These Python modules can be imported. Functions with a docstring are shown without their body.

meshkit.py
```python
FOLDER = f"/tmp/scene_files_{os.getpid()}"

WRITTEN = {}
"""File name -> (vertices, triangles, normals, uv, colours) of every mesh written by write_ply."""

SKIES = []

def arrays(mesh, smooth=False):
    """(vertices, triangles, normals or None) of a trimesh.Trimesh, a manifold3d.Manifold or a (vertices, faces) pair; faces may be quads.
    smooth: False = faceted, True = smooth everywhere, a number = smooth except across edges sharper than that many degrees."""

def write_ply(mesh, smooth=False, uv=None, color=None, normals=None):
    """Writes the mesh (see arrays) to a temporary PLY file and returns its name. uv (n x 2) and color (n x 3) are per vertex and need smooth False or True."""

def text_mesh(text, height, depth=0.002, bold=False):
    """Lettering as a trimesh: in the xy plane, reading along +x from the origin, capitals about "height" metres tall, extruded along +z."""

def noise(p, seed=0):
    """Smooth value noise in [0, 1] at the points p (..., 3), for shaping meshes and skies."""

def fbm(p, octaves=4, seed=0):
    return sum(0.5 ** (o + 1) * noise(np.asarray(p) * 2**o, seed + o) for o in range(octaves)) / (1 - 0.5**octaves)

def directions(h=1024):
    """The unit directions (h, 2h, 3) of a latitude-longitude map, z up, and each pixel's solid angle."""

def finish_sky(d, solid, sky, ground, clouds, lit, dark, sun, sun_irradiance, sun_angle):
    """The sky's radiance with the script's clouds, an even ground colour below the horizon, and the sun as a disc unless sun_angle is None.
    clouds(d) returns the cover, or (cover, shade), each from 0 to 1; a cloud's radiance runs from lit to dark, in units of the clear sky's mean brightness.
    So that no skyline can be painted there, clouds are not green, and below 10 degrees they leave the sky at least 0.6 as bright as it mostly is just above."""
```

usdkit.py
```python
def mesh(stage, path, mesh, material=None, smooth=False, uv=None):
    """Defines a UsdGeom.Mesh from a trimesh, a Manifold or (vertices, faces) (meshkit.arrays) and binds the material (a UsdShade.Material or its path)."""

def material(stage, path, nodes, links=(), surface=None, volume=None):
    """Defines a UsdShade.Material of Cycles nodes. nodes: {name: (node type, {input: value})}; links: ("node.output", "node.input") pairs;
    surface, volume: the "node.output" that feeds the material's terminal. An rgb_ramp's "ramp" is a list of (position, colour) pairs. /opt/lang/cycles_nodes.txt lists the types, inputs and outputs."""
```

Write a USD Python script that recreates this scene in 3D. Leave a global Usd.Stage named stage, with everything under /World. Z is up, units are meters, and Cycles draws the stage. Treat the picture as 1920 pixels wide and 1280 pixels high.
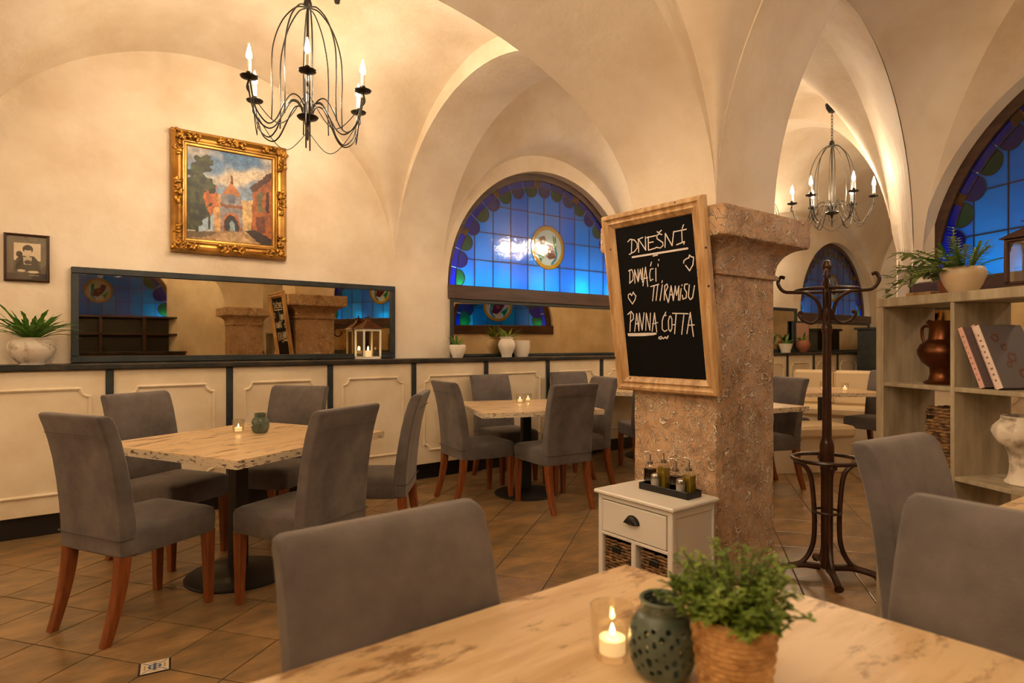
import math, random
import numpy as np, trimesh, manifold3d, usdkit, meshkit
from shapely.geometry import Polygon, LineString, Point, box as sbox
from shapely import affinity
from shapely.ops import unary_union
from pxr import Usd, UsdGeom, UsdLux, UsdShade, Sdf, Gf, Vt

stage = Usd.Stage.CreateInMemory()
UsdGeom.SetStageUpAxis(stage, UsdGeom.Tokens.z)
UsdGeom.SetStageMetersPerUnit(stage, 1.0)
UsdGeom.Xform.Define(stage, '/World')
UsdGeom.Scope.Define(stage, '/World/Looks')
rng = np.random.default_rng(7)
random.seed(7)

# ------------------------------------------------------------------ camera, sky, exposure
PXF, EYE, V0 = 1150.0, 1.27, 645.0
YAW = math.atan2(1520, 1150)                     # view direction, anticlockwise from +x
cam = UsdGeom.Camera.Define(stage, '/World/camera')
FW = np.array([math.cos(YAW), math.sin(YAW), 0.0]); RT = np.array([math.sin(YAW), -math.cos(YAW), 0.0]); UP = np.array([0, 0, 1.0])
C0 = np.array([0, 0, EYE])
mtx = Gf.Matrix4d(*RT, 0, *UP, 0, *(-FW), 0, *C0, 1)
cam.AddTransformOp().Set(mtx)
cam.CreateHorizontalApertureAttr(36.0); cam.CreateVerticalApertureAttr(24.0)
cam.CreateFocalLengthAttr(36.0 * PXF / 1920)
cam.CreateVerticalApertureOffsetAttr((V0 - 640) / 1920 * 36.0)
cam.CreateClippingRangeAttr(Gf.Vec2f(0.05, 100))
cam.CreateFStopAttr(3.2); cam.CreateFocusDistanceAttr(3.3)
cam.CreateExposureAttr(0.22)
BULB_W = 560.0                                    # emission strength of a candle bulb
BULB_C = (1.0, 0.79, 0.54)
LED_I = 800.0                                    # small blue-white lamps behind the stained glass
sky = UsdLux.DomeLight.Define(stage, '/World/night_sky')
sky.CreateColorAttr(Gf.Vec3f(0.05, 0.09, 0.25)); sky.CreateIntensityAttr(0.25)


def ray(u, v): return FW + RT * (u - 960) / PXF + UP * (V0 - v) / PXF
def onz(u, v, z=0.0): d = ray(u, v); return C0 + d * (z - EYE) / d[2]
def ony(u, v, y): d = ray(u, v); return C0 + d * y / d[1]
def onx(u, v, x): d = ray(u, v); return C0 + d * x / d[0]
def srgb(r, g, b):
    f = lambda c: (c / 12.92 if c <= 0.04045 else ((c + 0.055) / 1.055) ** 2.4)
    return tuple(f(c / 255.0) for c in (r, g, b))

# ------------------------------------------------------------------ mesh helpers
def tm(v, f): return trimesh.Trimesh(np.asarray(v, float), np.asarray(f), process=False)
def cat(*ms):
    ms = [m for g in ms for m in (g if isinstance(g, (list, tuple)) else [g])]
    return trimesh.util.concatenate(ms) if len(ms) > 1 else ms[0]
def move(m, t=(0, 0, 0), rz=0.0, rx=0.0, ry=0.0, s=None):
    m = m.copy()
    if s is not None: m.apply_scale(s)
    T = np.eye(4)
    for a, ax in ((rx, (1, 0, 0)), (ry, (0, 1, 0)), (rz, (0, 0, 1))):
        if a: T = trimesh.transformations.rotation_matrix(a, ax) @ T
    T[:3, 3] = t
    m.apply_transform(T); return m
def bx(x0, x1, y0, y1, z0, z1, b=0.004):
    """a box with chamfered edges"""
    b = min(b, (x1 - x0) * .3, (y1 - y0) * .3, (z1 - z0) * .3)
    pts = []
    for sx in (0, 1):
        for sy in (0, 1):
            for sz in (0, 1):
                p = [(x0, x1)[sx], (y0, y1)[sy], (z0, z1)[sz]]; d = [b * (1 - 2 * sx), b * (1 - 2 * sy), b * (1 - 2 * sz)]
                for k in range(3):
                    q = list(p)
                    for j in range(3):
                        if j != k: q[j] += d[j]
                    pts.append(q)
    return trimesh.Trimesh(*_hull(np.array(pts)), process=False)
def _hull(p):
    h = trimesh.convex.convex_hull(p); return h.vertices, h.faces
def grid_faces(nu, nv, closed_u=False):
    f = []
    for i in range(nu if closed_u else nu - 1):
        j = (i + 1) % nu
        a = np.arange(nv - 1)
        f.append(np.c_[i * nv + a, j * nv + a, j * nv + a + 1]); f.append(np.c_[i * nv + a, j * nv + a + 1, i * nv + a + 1])
    return np.vstack(f)
def tube(pts, r, n=7, closed=False, flat=None):
    """a round wire along pts; r may be a list"""
    p = np.asarray(pts, float); m = len(p); r = np.broadcast_to(np.asarray(r, float), (m,))
    t = np.roll(p, -1, 0) - np.roll(p, 1, 0) if closed else np.gradient(p, axis=0)
    t /= np.maximum(np.linalg.norm(t, axis=1, keepdims=True), 1e-12)
    a = np.array([0, 0, 1.0]) if abs(t[0][2]) < .9 else np.array([1.0, 0, 0])
    nrm = np.cross(t[0], a); nrm /= np.linalg.norm(nrm); V = []
    ang = np.arange(n) / n * 2 * np.pi
    for i in range(m):
        nrm = nrm - t[i] * (nrm @ t[i]); nrm /= max(np.linalg.norm(nrm), 1e-12); b = np.cross(t[i], nrm)
        V.append(p[i] + r[i] * (np.cos(ang)[:, None] * nrm + np.sin(ang)[:, None] * b))
    V = np.vstack(V); F = []
    k = np.arange(n); k2 = (k + 1) % n
    for i in range(m if closed else m - 1):
        a0, b0 = i * n, ((i + 1) % m) * n
        F.append(np.c_[a0 + k, a0 + k2, b0 + k2]); F.append(np.c_[a0 + k, b0 + k2, b0 + k])
    if not closed:
        V = np.vstack([V, p[0], p[-1]]); c0, c1 = m * n, m * n + 1; e = (m - 1) * n
        F.append(np.c_[np.full(n, c0), k2, k]); F.append(np.c_[np.full(n, c1), e + k, e + k2])
    return tm(V, np.vstack(F))
def lathe(prof, n=32, c=(0, 0, 0), fn=None):
    """surface of revolution of (r, z) points; fn(theta, j) can scale the radius"""
    pr = np.asarray(prof, float); th = np.arange(n) / n * 2 * np.pi
    R = np.repeat(pr[None, :, 0], n, 0)
    if fn is not None: R = R * fn(th[:, None], np.arange(len(pr))[None, :])
    V = np.stack([R * np.cos(th)[:, None], R * np.sin(th)[:, None], np.repeat(pr[None, :, 1], n, 0)], -1).reshape(-1, 3) + np.asarray(c)
    return tm(V, grid_faces(n, len(pr), True))
def loft(rings, cap=True):
    """rings: list of equally long closed loops"""
    k = len(rings[0]); V = np.vstack(rings); F = []
    i = np.arange(k); j = (i + 1) % k
    for a in range(len(rings) - 1):
        A, B = a * k, (a + 1) * k
        F.append(np.c_[A + i, A + j, B + j]); F.append(np.c_[A + i, B + j, B + i])
    if cap:
        n = len(V); V = np.vstack([V, np.mean(rings[0], 0), np.mean(rings[-1], 0)]); e = (len(rings) - 1) * k
        F.append(np.c_[np.full(k, n), j, i]); F.append(np.c_[np.full(k, n + 1), e + i, e + j])
    return tm(V, np.vstack(F))
def rrect(hx, hy, r, n=5):
    """rounded rectangle loop"""
    r = min(r, hx * .98, hy * .98); o = []
    for cx, cy, a0 in ((hx - r, hy - r, 0), (-hx + r, hy - r, 90), (-hx + r, -hy + r, 180), (hx - r, -hy + r, 270)):
        for a in np.radians(np.linspace(a0, a0 + 90, n)): o.append((cx + r * math.cos(a), cy + r * math.sin(a)))
    return np.array(o)
def prism(poly, h):
    gs = getattr(poly, 'geoms', [poly])
    ms = [trimesh.creation.extrude_polygon(g, h, engine='earcut') for g in gs if g.geom_type == 'Polygon' and g.area > 1e-6]
    return cat(ms) if ms else None
def bez(p, n=14):
    """smooth curve through points (Catmull-Rom)"""
    p = np.asarray(p, float); q = np.vstack([2 * p[0] - p[1], p, 2 * p[-1] - p[-2]]); o = []
    for i in range(len(p) - 1):
        a, b, c, d = q[i:i + 4]
        for t in np.linspace(0, 1, n, endpoint=False):
            o.append(.5 * ((2 * b) + (-a + c) * t + (2 * a - 5 * b + 4 * c - d) * t * t + (-a + 3 * b - 3 * c + d) * t ** 3))
    o.append(p[-1]); return np.array(o)

# ------------------------------------------------------------------ scene helpers
USED = {}
def numbered(parent, name):
    k = (parent, name); n = USED.get(k, 0); USED[k] = n + 1
    return f'{parent}/{name}' if n == 0 else f'{parent}/{name}_{n:03d}'
def keys(p, label=None, cat_=None, group=None, kind=None):
    for k, v in (('label', label), ('category', cat_), ('group', group), ('kind', kind)):
        if v: p.SetCustomDataByKey(k, v)
GROUPS = {'dining_chair': 'grey velvet dining chairs', 'dining_table': 'bleached-wood dining tables', 'chandelier': 'iron cage chandeliers', 'candle_glass': 'tealight glasses on the tables', 'wicker_basket': 'baskets in the white cabinet',
          'oil_bottle': 'bottles on the condiment tray', 'shaker': 'shakers on the condiment tray', 'book': 'books leaning in the shelving unit', 'wall_mirror': 'mirrors above the ledge', 'ledge_pot': 'pots on the ledge', 'stone_pillar': 'limestone pillars', 'banquette': 'cream benches'}
def thing(name, label=None, cat_=None, loc=(0, 0, 0), rot=0.0, group=None, kind=None):
    x = UsdGeom.Xform.Define(stage, numbered('/World', name))
    x.AddTranslateOp().Set(Gf.Vec3d(*map(float, loc))); x.AddRotateZOp().Set(float(rot))
    keys(x.GetPrim(), label, cat_, group or GROUPS.get(name), kind); return x.GetPrim()
def part(parent, name, mesh, mat, smooth=35, label=None, kind=None, col=None, uv=None, cat_=None, group=None):
    base = '/World' if parent is None else str(parent.GetPath())
    m = usdkit.mesh(stage, numbered(base, name), mesh, mat, smooth=smooth, uv=uv)
    if col is not None:
        UsdGeom.PrimvarsAPI(m).CreatePrimvar('col', Sdf.ValueTypeNames.Color3fArray, 'vertex').Set(Vt.Vec3fArray.FromNumpy(np.asarray(col, np.float32)))
    keys(m.GetPrim(), label, cat_, group, kind); return m.GetPrim()
def dup(src, loc, rot, label, group=None, scale=None):
    base = src.GetName().rsplit('_', 1)[0] if src.GetName()[-3:].isdigit() else src.GetName()
    x = UsdGeom.Xform.Define(stage, numbered('/World', base))
    x.AddTranslateOp().Set(Gf.Vec3d(*map(float, loc))); x.AddRotateZOp().Set(float(rot))
    if scale: x.AddScaleOp().Set(Gf.Vec3f(*scale))
    p = x.GetPrim(); p.GetReferences().AddInternalReference(src.GetPath()); p.SetInstanceable(True)
    keys(p, label, src.GetCustomDataByKey('category'), group or src.GetCustomDataByKey('group')); return p
def setpose(p, loc, rot):
    p.GetAttribute('xformOp:translate').Set(Gf.Vec3d(*map(float, loc))); p.GetAttribute('xformOp:rotateZ').Set(float(rot))

# ------------------------------------------------------------------ materials
def mat(name, nodes, links, surface='p.BSDF'): return usdkit.material(stage, '/World/Looks/' + name, nodes, links, surface=surface)
def plain(name, c, rough=.5, metal=0.0, **k):
    return mat(name, {'p': ('principled_bsdf', dict(base_color=c, roughness=rough, metallic=metal, **k))}, [])
def mottled(name, c1, c2, scale=4.0, rough=.6, bump=0.0, bscale=60.0, detail=4.0, lo=.35, hi=.65, stretch=None, metal=0.0, rnd=0.0, c3=None, **k):
    """two colours mixed by noise on object coordinates, with fine relief"""
    nd = {'tc': ('texture_coordinate', {}), 'm': ('mapping', {'scale': stretch or (1, 1, 1)}), 'n': ('noise_texture', {'scale': scale, 'detail': detail, 'roughness': .6}),
          'r': ('rgb_ramp', {'ramp': [(lo, c1), (hi, c2)] if c3 is None else [(lo, c1), ((lo + hi) / 2, c3), (hi, c2)]}), 'p': ('principled_bsdf', dict(roughness=rough, metallic=metal, **k))}
    ln = [('tc.object', 'm.vector'), ('m.vector', 'n.vector'), ('n.fac', 'r.fac')]
    out = 'r.color'
    if rnd:
        nd['oi'] = ('object_info', {}); nd['mr'] = ('map_range', {'from_min': 0, 'from_max': 1, 'to_min': 1 - rnd, 'to_max': 1 + rnd}); nd['h'] = ('hsv', {})
        ln += [('oi.random', 'mr.value'), ('mr.result', 'h.value'), ('r.color', 'h.color')]; out = 'h.color'
    ln.append((out, 'p.base_color'))
    if bump:
        nd['n2'] = ('noise_texture', {'scale': bscale, 'detail': 3.0}); nd['b'] = ('bump', {'strength': bump, 'distance': .01})
        ln += [('m.vector', 'n2.vector'), ('n2.fac', 'b.height'), ('b.normal', 'p.normal')]
    return mat(name, nd, ln)
PLASTER = mottled('plaster', srgb(212, 192, 164), srgb(236, 223, 204), scale=1.1, rough=.85, bump=.25, bscale=26, detail=5, lo=.32, hi=.62)
PANELPAINT = mottled('panel_paint', srgb(216, 196, 162), srgb(234, 219, 192), scale=2.2, rough=.45, bump=.1, bscale=30)
TRIMGREEN = mottled('dark_trim', srgb(26, 34, 36), srgb(44, 50, 50), scale=9, rough=.45)
LEDGEMAT = mottled('ledge_wood', srgb(24, 26, 26), srgb(78, 62, 46), scale=6, rough=.4, stretch=(1, 6, 1), lo=.45, hi=.75)
BLACKBASE = plain('black_skirting', srgb(22, 21, 21), .4)
WINWOOD = mottled('window_wood', srgb(58, 38, 28), srgb(84, 58, 44), scale=7, rough=.45, stretch=(.4, 3, 3))
LEAD = plain('lead_came', srgb(40, 34, 34), .5)
FABRIC = mottled('grey_velvet', srgb(80, 74, 73), srgb(112, 104, 101), scale=7, rough=.9, bump=.12, bscale=180, detail=5, lo=.3, hi=.7, sheen_weight=.35, sheen_roughness=.4, sheen_tint=(.9, .85, .8))
SEAM = plain('velvet_seam', srgb(84, 78, 75), .9)
LEGWOOD = mottled('leg_wood', srgb(112, 58, 26), srgb(146, 78, 38), scale=9, rough=.35, stretch=(4, 4, .5))
BLACKIRON = plain('black_iron', srgb(26, 26, 27), .45)
DARKIRON = plain('wrought_iron', srgb(48, 44, 40), .38, .6)
STONE_N = {'tc': ('texture_coordinate', {}), 'n': ('noise_texture', {'scale': 9, 'detail': 6, 'roughness': .65}), 'r': ('rgb_ramp', {'ramp': [(.3, srgb(150, 113, 82)), (.5, srgb(198, 158, 122)), (.72, srgb(216, 182, 146))]}),
           'n3': ('noise_texture', {'scale': 11, 'detail': 2, 'distortion': 2.6}), 'r3': ('rgb_ramp', {'ramp': [(.452, (0, 0, 0)), (.482, (1, 1, 1)), (.505, (1, 1, 1)), (.535, (0, 0, 0))]}),
           'v': ('voronoi_texture', {'scale': 34}), 'rv': ('rgb_ramp', {'ramp': [(.0, (1, 1, 1)), (.16, (1, 1, 1)), (.24, (0, 0, 0))]}),
           'mu': ('math', {'math_type': 'multiply'}), 'mx': ('mix_color', {'b': srgb(250, 230, 204)}), 'sc': ('math', {'math_type': 'multiply', 'value2': 1.9, 'use_clamp': True}),
           'hs': ('math', {'math_type': 'multiply_add', 'value2': .8}), 'b': ('bump', {'strength': 1.0, 'distance': .02}), 'p': ('principled_bsdf', {'roughness': .6})}
STONE = mat('shell_limestone', STONE_N, [('tc.object', 'n.vector'), ('tc.object', 'n3.vector'), ('tc.object', 'v.vector'), ('n.fac', 'r.fac'), ('n3.fac', 'r3.fac'), ('v.distance', 'rv.fac'),
            ('r3.color', 'mu.value1'), ('n.fac', 'mu.value2'), ('mu.value', 'sc.value1'), ('sc.value', 'mx.fac'), ('r.color', 'mx.a'), ('mx.result', 'p.base_color'),
            ('r3.color', 'hs.value1'), ('n.fac', 'hs.value3'), ('hs.value', 'b.height'), ('b.normal', 'p.normal')])
def tablemat(name, c1, c2, c3):
    return mat(name, {'tc': ('texture_coordinate', {}), 'm': ('mapping', {'scale': (1.3, 9, 9)}), 'n': ('noise_texture', {'scale': 2.2, 'detail': 6, 'roughness': .62, 'distortion': .6}),
        'm2': ('mapping', {'scale': (1.0, 2.6, 2.6)}), 'n2': ('noise_texture', {'scale': 5.5, 'detail': 5, 'roughness': .7}), 'r': ('rgb_ramp', {'ramp': [(.3, c2), (.55, c1)]}),
        'r2': ('rgb_ramp', {'ramp': [(.55, (0, 0, 0)), (.63, (1, 1, 1))]}), 'sc': ('math', {'math_type': 'multiply', 'value2': .68}), 'mx': ('mix_color', {'b': c3}), 'b': ('bump', {'strength': .15, 'distance': .004}), 'p': ('principled_bsdf', {'roughness': .42})},
        [('tc.object', 'm.vector'), ('m.vector', 'n.vector'), ('tc.object', 'm2.vector'), ('m2.vector', 'n2.vector'), ('n.fac', 'r.fac'), ('n2.fac', 'r2.fac'), ('r2.color', 'sc.value1'), ('sc.value', 'mx.fac'),
         ('r.color', 'mx.a'), ('mx.result', 'p.base_color'), ('n.fac', 'b.height'), ('b.normal', 'p.normal')])
TABLETOP = tablemat('bleached_tabletop', srgb(222, 194, 154), srgb(198, 164, 120), srgb(120, 80, 48))
TABLEEDGE = mottled('distressed_edge', srgb(96, 74, 54), srgb(220, 204, 178), scale=26, rough=.6, stretch=(1, 1, 3.4), lo=.36, hi=.46, bump=.3, bscale=40)
TILE = mottled('floor_tile', srgb(118, 98, 70), srgb(166, 130, 86), scale=4.5, rough=.3, bump=.05, bscale=30, detail=7, lo=.36, hi=.66, stretch=(1, 2.0, 1), rnd=.10)
GROUT = plain('grout', srgb(62, 52, 42), .9)
GOLD = mottled('gilt', srgb(136, 94, 36), srgb(190, 142, 66), scale=4, rough=.36, metal=.65)
GOLDDARK = mottled('gilt_ornament', srgb(92, 58, 18), srgb(206, 150, 62), scale=40, rough=.38, metal=.75)
MIRROR = mottled('aged_mirror', srgb(186, 166, 128), srgb(206, 188, 152), scale=3, rough=.015, metal=1.0)
CHALKB = plain('chalkboard', srgb(11, 10, 10), .8, specular_ior_level=.15)
CHALK = plain('chalk', srgb(226, 214, 206), .9)
PINE = mat('pine_frame', {'tc': ('texture_coordinate', {}), 'm': ('mapping', {'scale': (8, 8, 1.2)}), 'n': ('noise_texture', {'scale': 3.2, 'detail': 5}), 'r': ('rgb_ramp', {'ramp': [(.35, srgb(166, 124, 76)), (.65, srgb(212, 174, 124))]}),
    'v': ('voronoi_texture', {'scale': 17}), 'rv': ('rgb_ramp', {'ramp': [(.07, (1, 1, 1)), (.13, (0, 0, 0))]}), 'mx': ('mix_color', {'b': srgb(64, 40, 22)}), 'p': ('principled_bsdf', {'roughness': .42})},
    [('tc.object', 'm.vector'), ('m.vector', 'n.vector'), ('n.fac', 'r.fac'), ('tc.object', 'v.vector'), ('v.distance', 'rv.fac'), ('rv.color', 'mx.fac'), ('r.color', 'mx.a'), ('mx.result', 'p.base_color')])
WHITEPAINT = plain('white_paint', srgb(226, 220, 210), .4)
WICKER = mottled('dark_wicker', srgb(62, 42, 24), srgb(150, 112, 68), scale=30, rough=.7, rnd=.1)
WICKERLIGHT = mottled('light_wicker', srgb(150, 106, 56), srgb(216, 172, 112), scale=30, rough=.7)
BENTWOOD = mottled('bentwood', srgb(44, 24, 14), srgb(68, 38, 22), scale=8, rough=.28)
GREYWOOD = mottled('whitewashed_wood', srgb(138, 124, 100), srgb(186, 172, 146), scale=5, rough=.6, stretch=(3.5, 3.5, .6), detail=7, lo=.3, hi=.7)
COPPER = mottled('copper', srgb(76, 42, 22), srgb(116, 68, 36), scale=9, rough=.33, metal=.85)
CERAMIC = mottled('aged_ceramic', srgb(150, 134, 112), srgb(222, 210, 192), scale=11, rough=.5, lo=.34, hi=.5, bump=.2, bscale=24)
WHITECER = plain('white_ceramic', srgb(226, 216, 202), .3)
BEIGECER = plain('beige_ceramic', srgb(206, 182, 148), .35)
TERRA = plain('terracotta', srgb(142, 82, 56), .6)
CELADON = mottled('celadon', srgb(70, 84, 72), srgb(108, 120, 104), scale=14, rough=.35, bump=.1, bscale=50)
def leafmat(name, c1, c2):
    return mat(name, {'oi': ('object_info', {}), 'tc': ('texture_coordinate', {}), 'n': ('noise_texture', {'scale': 22, 'detail': 2}), 'r': ('rgb_ramp', {'ramp': [(.35, c1), (.65, c2)]}), 'p': ('principled_bsdf', {'roughness': .45}),
        't': ('translucent_bsdf', {'color': c2}), 'mx': ('mix_closure', {'fac': .25})}, [('tc.object', 'n.vector'), ('n.fac', 'r.fac'), ('r.color', 'p.base_color'), ('p.BSDF', 'mx.closure1'), ('t.BSDF', 'mx.closure2')], 'mx.closure')
LEAF = leafmat('fern_leaf', srgb(56, 104, 32), srgb(104, 152, 60))
LEAF2 = leafmat('bush_leaf', srgb(66, 98, 28), srgb(146, 170, 70))
LEAF3 = leafmat('trailing_leaf', srgb(92, 118, 60), srgb(156, 172, 104))
STEM = plain('stem', srgb(88, 92, 44), .6)
SOIL = plain('soil', srgb(38, 28, 20), .9)
GLASSY = mat('clear_glass', {'f': ('layer_weight', {}), 'pw': ('math', {'math_type': 'power', 'value2': 2.6}), 'ma': ('math', {'math_type': 'multiply_add', 'value2': .7, 'value3': .05}), 't': ('transparent_bsdf', {'color': (.96, .94, .90)}), 'g': ('glossy_bsdf', {'color': (1, 1, 1), 'roughness': .02}), 'mx': ('mix_closure', {})},
             [('f.facing', 'pw.value1'), ('pw.value', 'ma.value1'), ('ma.value', 'mx.fac'), ('t.BSDF', 'mx.closure1'), ('g.BSDF', 'mx.closure2')], 'mx.closure')
OIL = plain('olive_oil', srgb(132, 112, 24), .1, specular_ior_level=.8)
VINEGAR = plain('vinegar', srgb(20, 14, 10), .08)
STEEL = plain('steel', srgb(190, 186, 180), .25, 1.0)
WAX = plain('wax', srgb(240, 226, 200), .5, subsurface_weight=.4, subsurface_scale=.02, subsurface_radius=(1, .6, .35))
def emit(name, c, s): return mat(name, {'e': ('emission', {'color': c, 'strength': s})}, [], 'e.emission')
BULB = emit('bulb_glow', BULB_C, BULB_W)
FLAME = emit('flame', (1.0, .62, .22), 60.0)
WAXGLOW = mat('glowing_wax', {'p': ('principled_bsdf', {'base_color': srgb(244, 226, 196), 'roughness': .5, 'emission_color': (1, .66, .3), 'emission_strength': .55})}, [])
SLEEVE = plain('candle_sleeve', srgb(236, 226, 206), .5)
PRINT = mat('print', {'a': ('attribute', {'attribute': 'col'}), 'p': ('principled_bsdf', {'roughness': .5})}, [('a.color', 'p.base_color')])
CREAM = plain('cream_upholstery', srgb(222, 200, 164), .7)
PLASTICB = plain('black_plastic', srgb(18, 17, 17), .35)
def stained(name, c, rough=.025, b=.10):
    """cathedral glass: tinted light passes, the rippled face mirrors the room"""
    return mat(name, {'tc': ('texture_coordinate', {}), 'n': ('noise_texture', {'scale': 38, 'detail': 2}), 'b': ('bump', {'strength': b, 'distance': .01}), 'f': ('layer_weight', {}), 'pw': ('math', {'math_type': 'power', 'value2': 4.0}), 'ma': ('math', {'math_type': 'multiply_add', 'value2': .6, 'value3': .05}), 
        'g': ('glossy_bsdf', {'color': (1, 1, 1), 'roughness': rough}), 'd': ('translucent_bsdf', {'color': c}), 'mx': ('mix_closure', {})},
        [('tc.object', 'n.vector'), ('n.fac', 'b.height'), ('b.normal', 'g.normal'), ('b.normal', 'f.normal'), ('f.facing', 'pw.value1'), ('pw.value', 'ma.value1'), ('ma.value', 'mx.fac'), ('d.BSDF', 'mx.closure1'), ('g.BSDF', 'mx.closure2')], 'mx.closure')
G_BLUES = [stained('glass_blue_a', (.02, .42, .74)), stained('glass_blue_b', (.03, .46, .78)), stained('glass_blue_c', (.03, .36, .72))]
G_DEEP = stained('glass_deep_blue', (.008, .07, .48)); G_GREEN = stained('glass_green', (.015, .20, .11)); G_PURPLE = stained('glass_purple', (.05, .05, .30))
G_YELLOW = stained('glass_yellow', (.75, .42, .03)); G_CREAM = stained('glass_cream', (.85, .72, .55)); G_RED = stained('glass_red', (.32, .02, .03)); G_LEAF = stained('glass_leaf', (.02, .36, .08)); G_TEAL = stained('glass_teal', (.06, .38, .42)); G_ORANGE = stained('glass_orange', (.8, .12, .02))
LIGHTBOX = plain('light_box_white', srgb(230, 232, 236), .9)

# ------------------------------------------------------------------ setting: floor
YW = 5.30                                       # plane of the long wall on the left
A0 = np.array([5.17, 1.85])                     # corner where the slanting right wall starts
RD = np.array([-.427, -.904]); RD = RD / np.linalg.norm(RD)   # along that wall, towards the camera side
RN = np.array([-RD[1], RD[0]])                  # outward
B0 = np.array([7.0, 2.66])
XE, XL, YB = 13.0, -4.35, -4.70
fl = thing('floor', kind='structure')
part(fl, 'grout_bed', bx(XL, XE, YB, YW + .2, -.06, -.004), GROUT, smooth=False)
TA, TS = math.radians(-53.37), .3225
TO = onz(98.4, 1132)[:2]
te, tg = np.array([math.cos(TA), math.sin(TA)]), np.array([-math.sin(TA), math.cos(TA)])
INS = (3, -1)
tiles = []
for i in range(-40, 46):
    for j in range(-40, 46):
        c = TO + (i + .5) * TS * te + (j + .5) * TS * tg
        if not (XL < c[0] < XE and YB < c[1] < YW): continue
        q = c - C0[:2]; t = q @ FW[:2]; l = q @ RT[:2]
        vis = t > .9 and abs(l / t) < .90 and PXF * EYE / t + V0 < 1400
        tiles.append((0 if vis else 1, t if vis else 99 + abs(t) + abs(l), i, j))
tiles.sort()
gp, rest = .0028, []
def tilemesh(i, j):
    P = np.array([[gp, gp], [TS - gp, gp], [TS - gp, TS - gp], [gp, TS - gp]])
    out = []
    for (a, b), p in zip(((0, 0), (1, 0), (1, 1), (0, 1)), P):
        if (i + a, j + b) == INS:
            k = .074; sx, sy = (1 if a == 0 else -1), (1 if b == 0 else -1)
            e = [p + (k * sx, 0), p + (0, k * sy)]
            out += e if (a, b) in ((1, 0), (0, 1)) else e[::-1]
        else: out.append(p)
    out = np.array(out); c = out.mean(0); inn = c + (out - c) * (1 - .004 / (TS / 2))
    m = loft([np.c_[out, np.full(len(out), -.008)], np.c_[out, np.full(len(out), -.0012)], np.c_[inn, np.zeros(len(out))]])
    W = TO[None] + (i * TS + m.vertices[:, :1]) * te + (j * TS + m.vertices[:, 1:2]) * tg
    m.vertices = np.c_[W, m.vertices[:, 2] + ((i * 7 + j * 13) % 5 - 2) * .00012]
    return m
for n, (_, _, i, j) in enumerate(tiles):
    m = tilemesh(i, j)
    if n < 300: part(fl, 'tile', m, TILE, smooth=False)
    else: rest.append(m)
part(fl, 'far_tiles', cat(rest), TILE, smooth=False, kind='stuff')
ip = TO + INS[0] * TS * te + INS[1] * TS * tg
h = .071
gx = np.linspace(-.5, .5, 49); GX, GY = np.meshgrid(gx, gx, indexing='ij'); side = h * 2 ** .5 * .96
V = np.c_[(GX * side).ravel(), (GY * side).ravel(), np.full(GX.size, .0006)]
r_, a_ = np.hypot(GX, GY), np.arctan2(GY, GX)
blue = (np.abs(np.abs(GX) - np.abs(GY)) < .035) & (r_ > .18) & (r_ < .62); blue |= (np.abs(GX) < .045) & (np.abs(GY) < .3) | (np.abs(GY) < .04) & (np.abs(GX) < .26) | (np.abs(r_ - .2) < .035)
tanp = (np.abs(np.abs(GX) - .36) < .03) & (np.abs(GY) < .2) | (np.abs(np.abs(GY) - .36) < .03) & (np.abs(GX) < .2)
colr = np.where(blue[..., None], srgb(62, 96, 132), np.where(tanp[..., None], srgb(176, 140, 84), srgb(214, 200, 178))).reshape(-1, 3)
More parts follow.
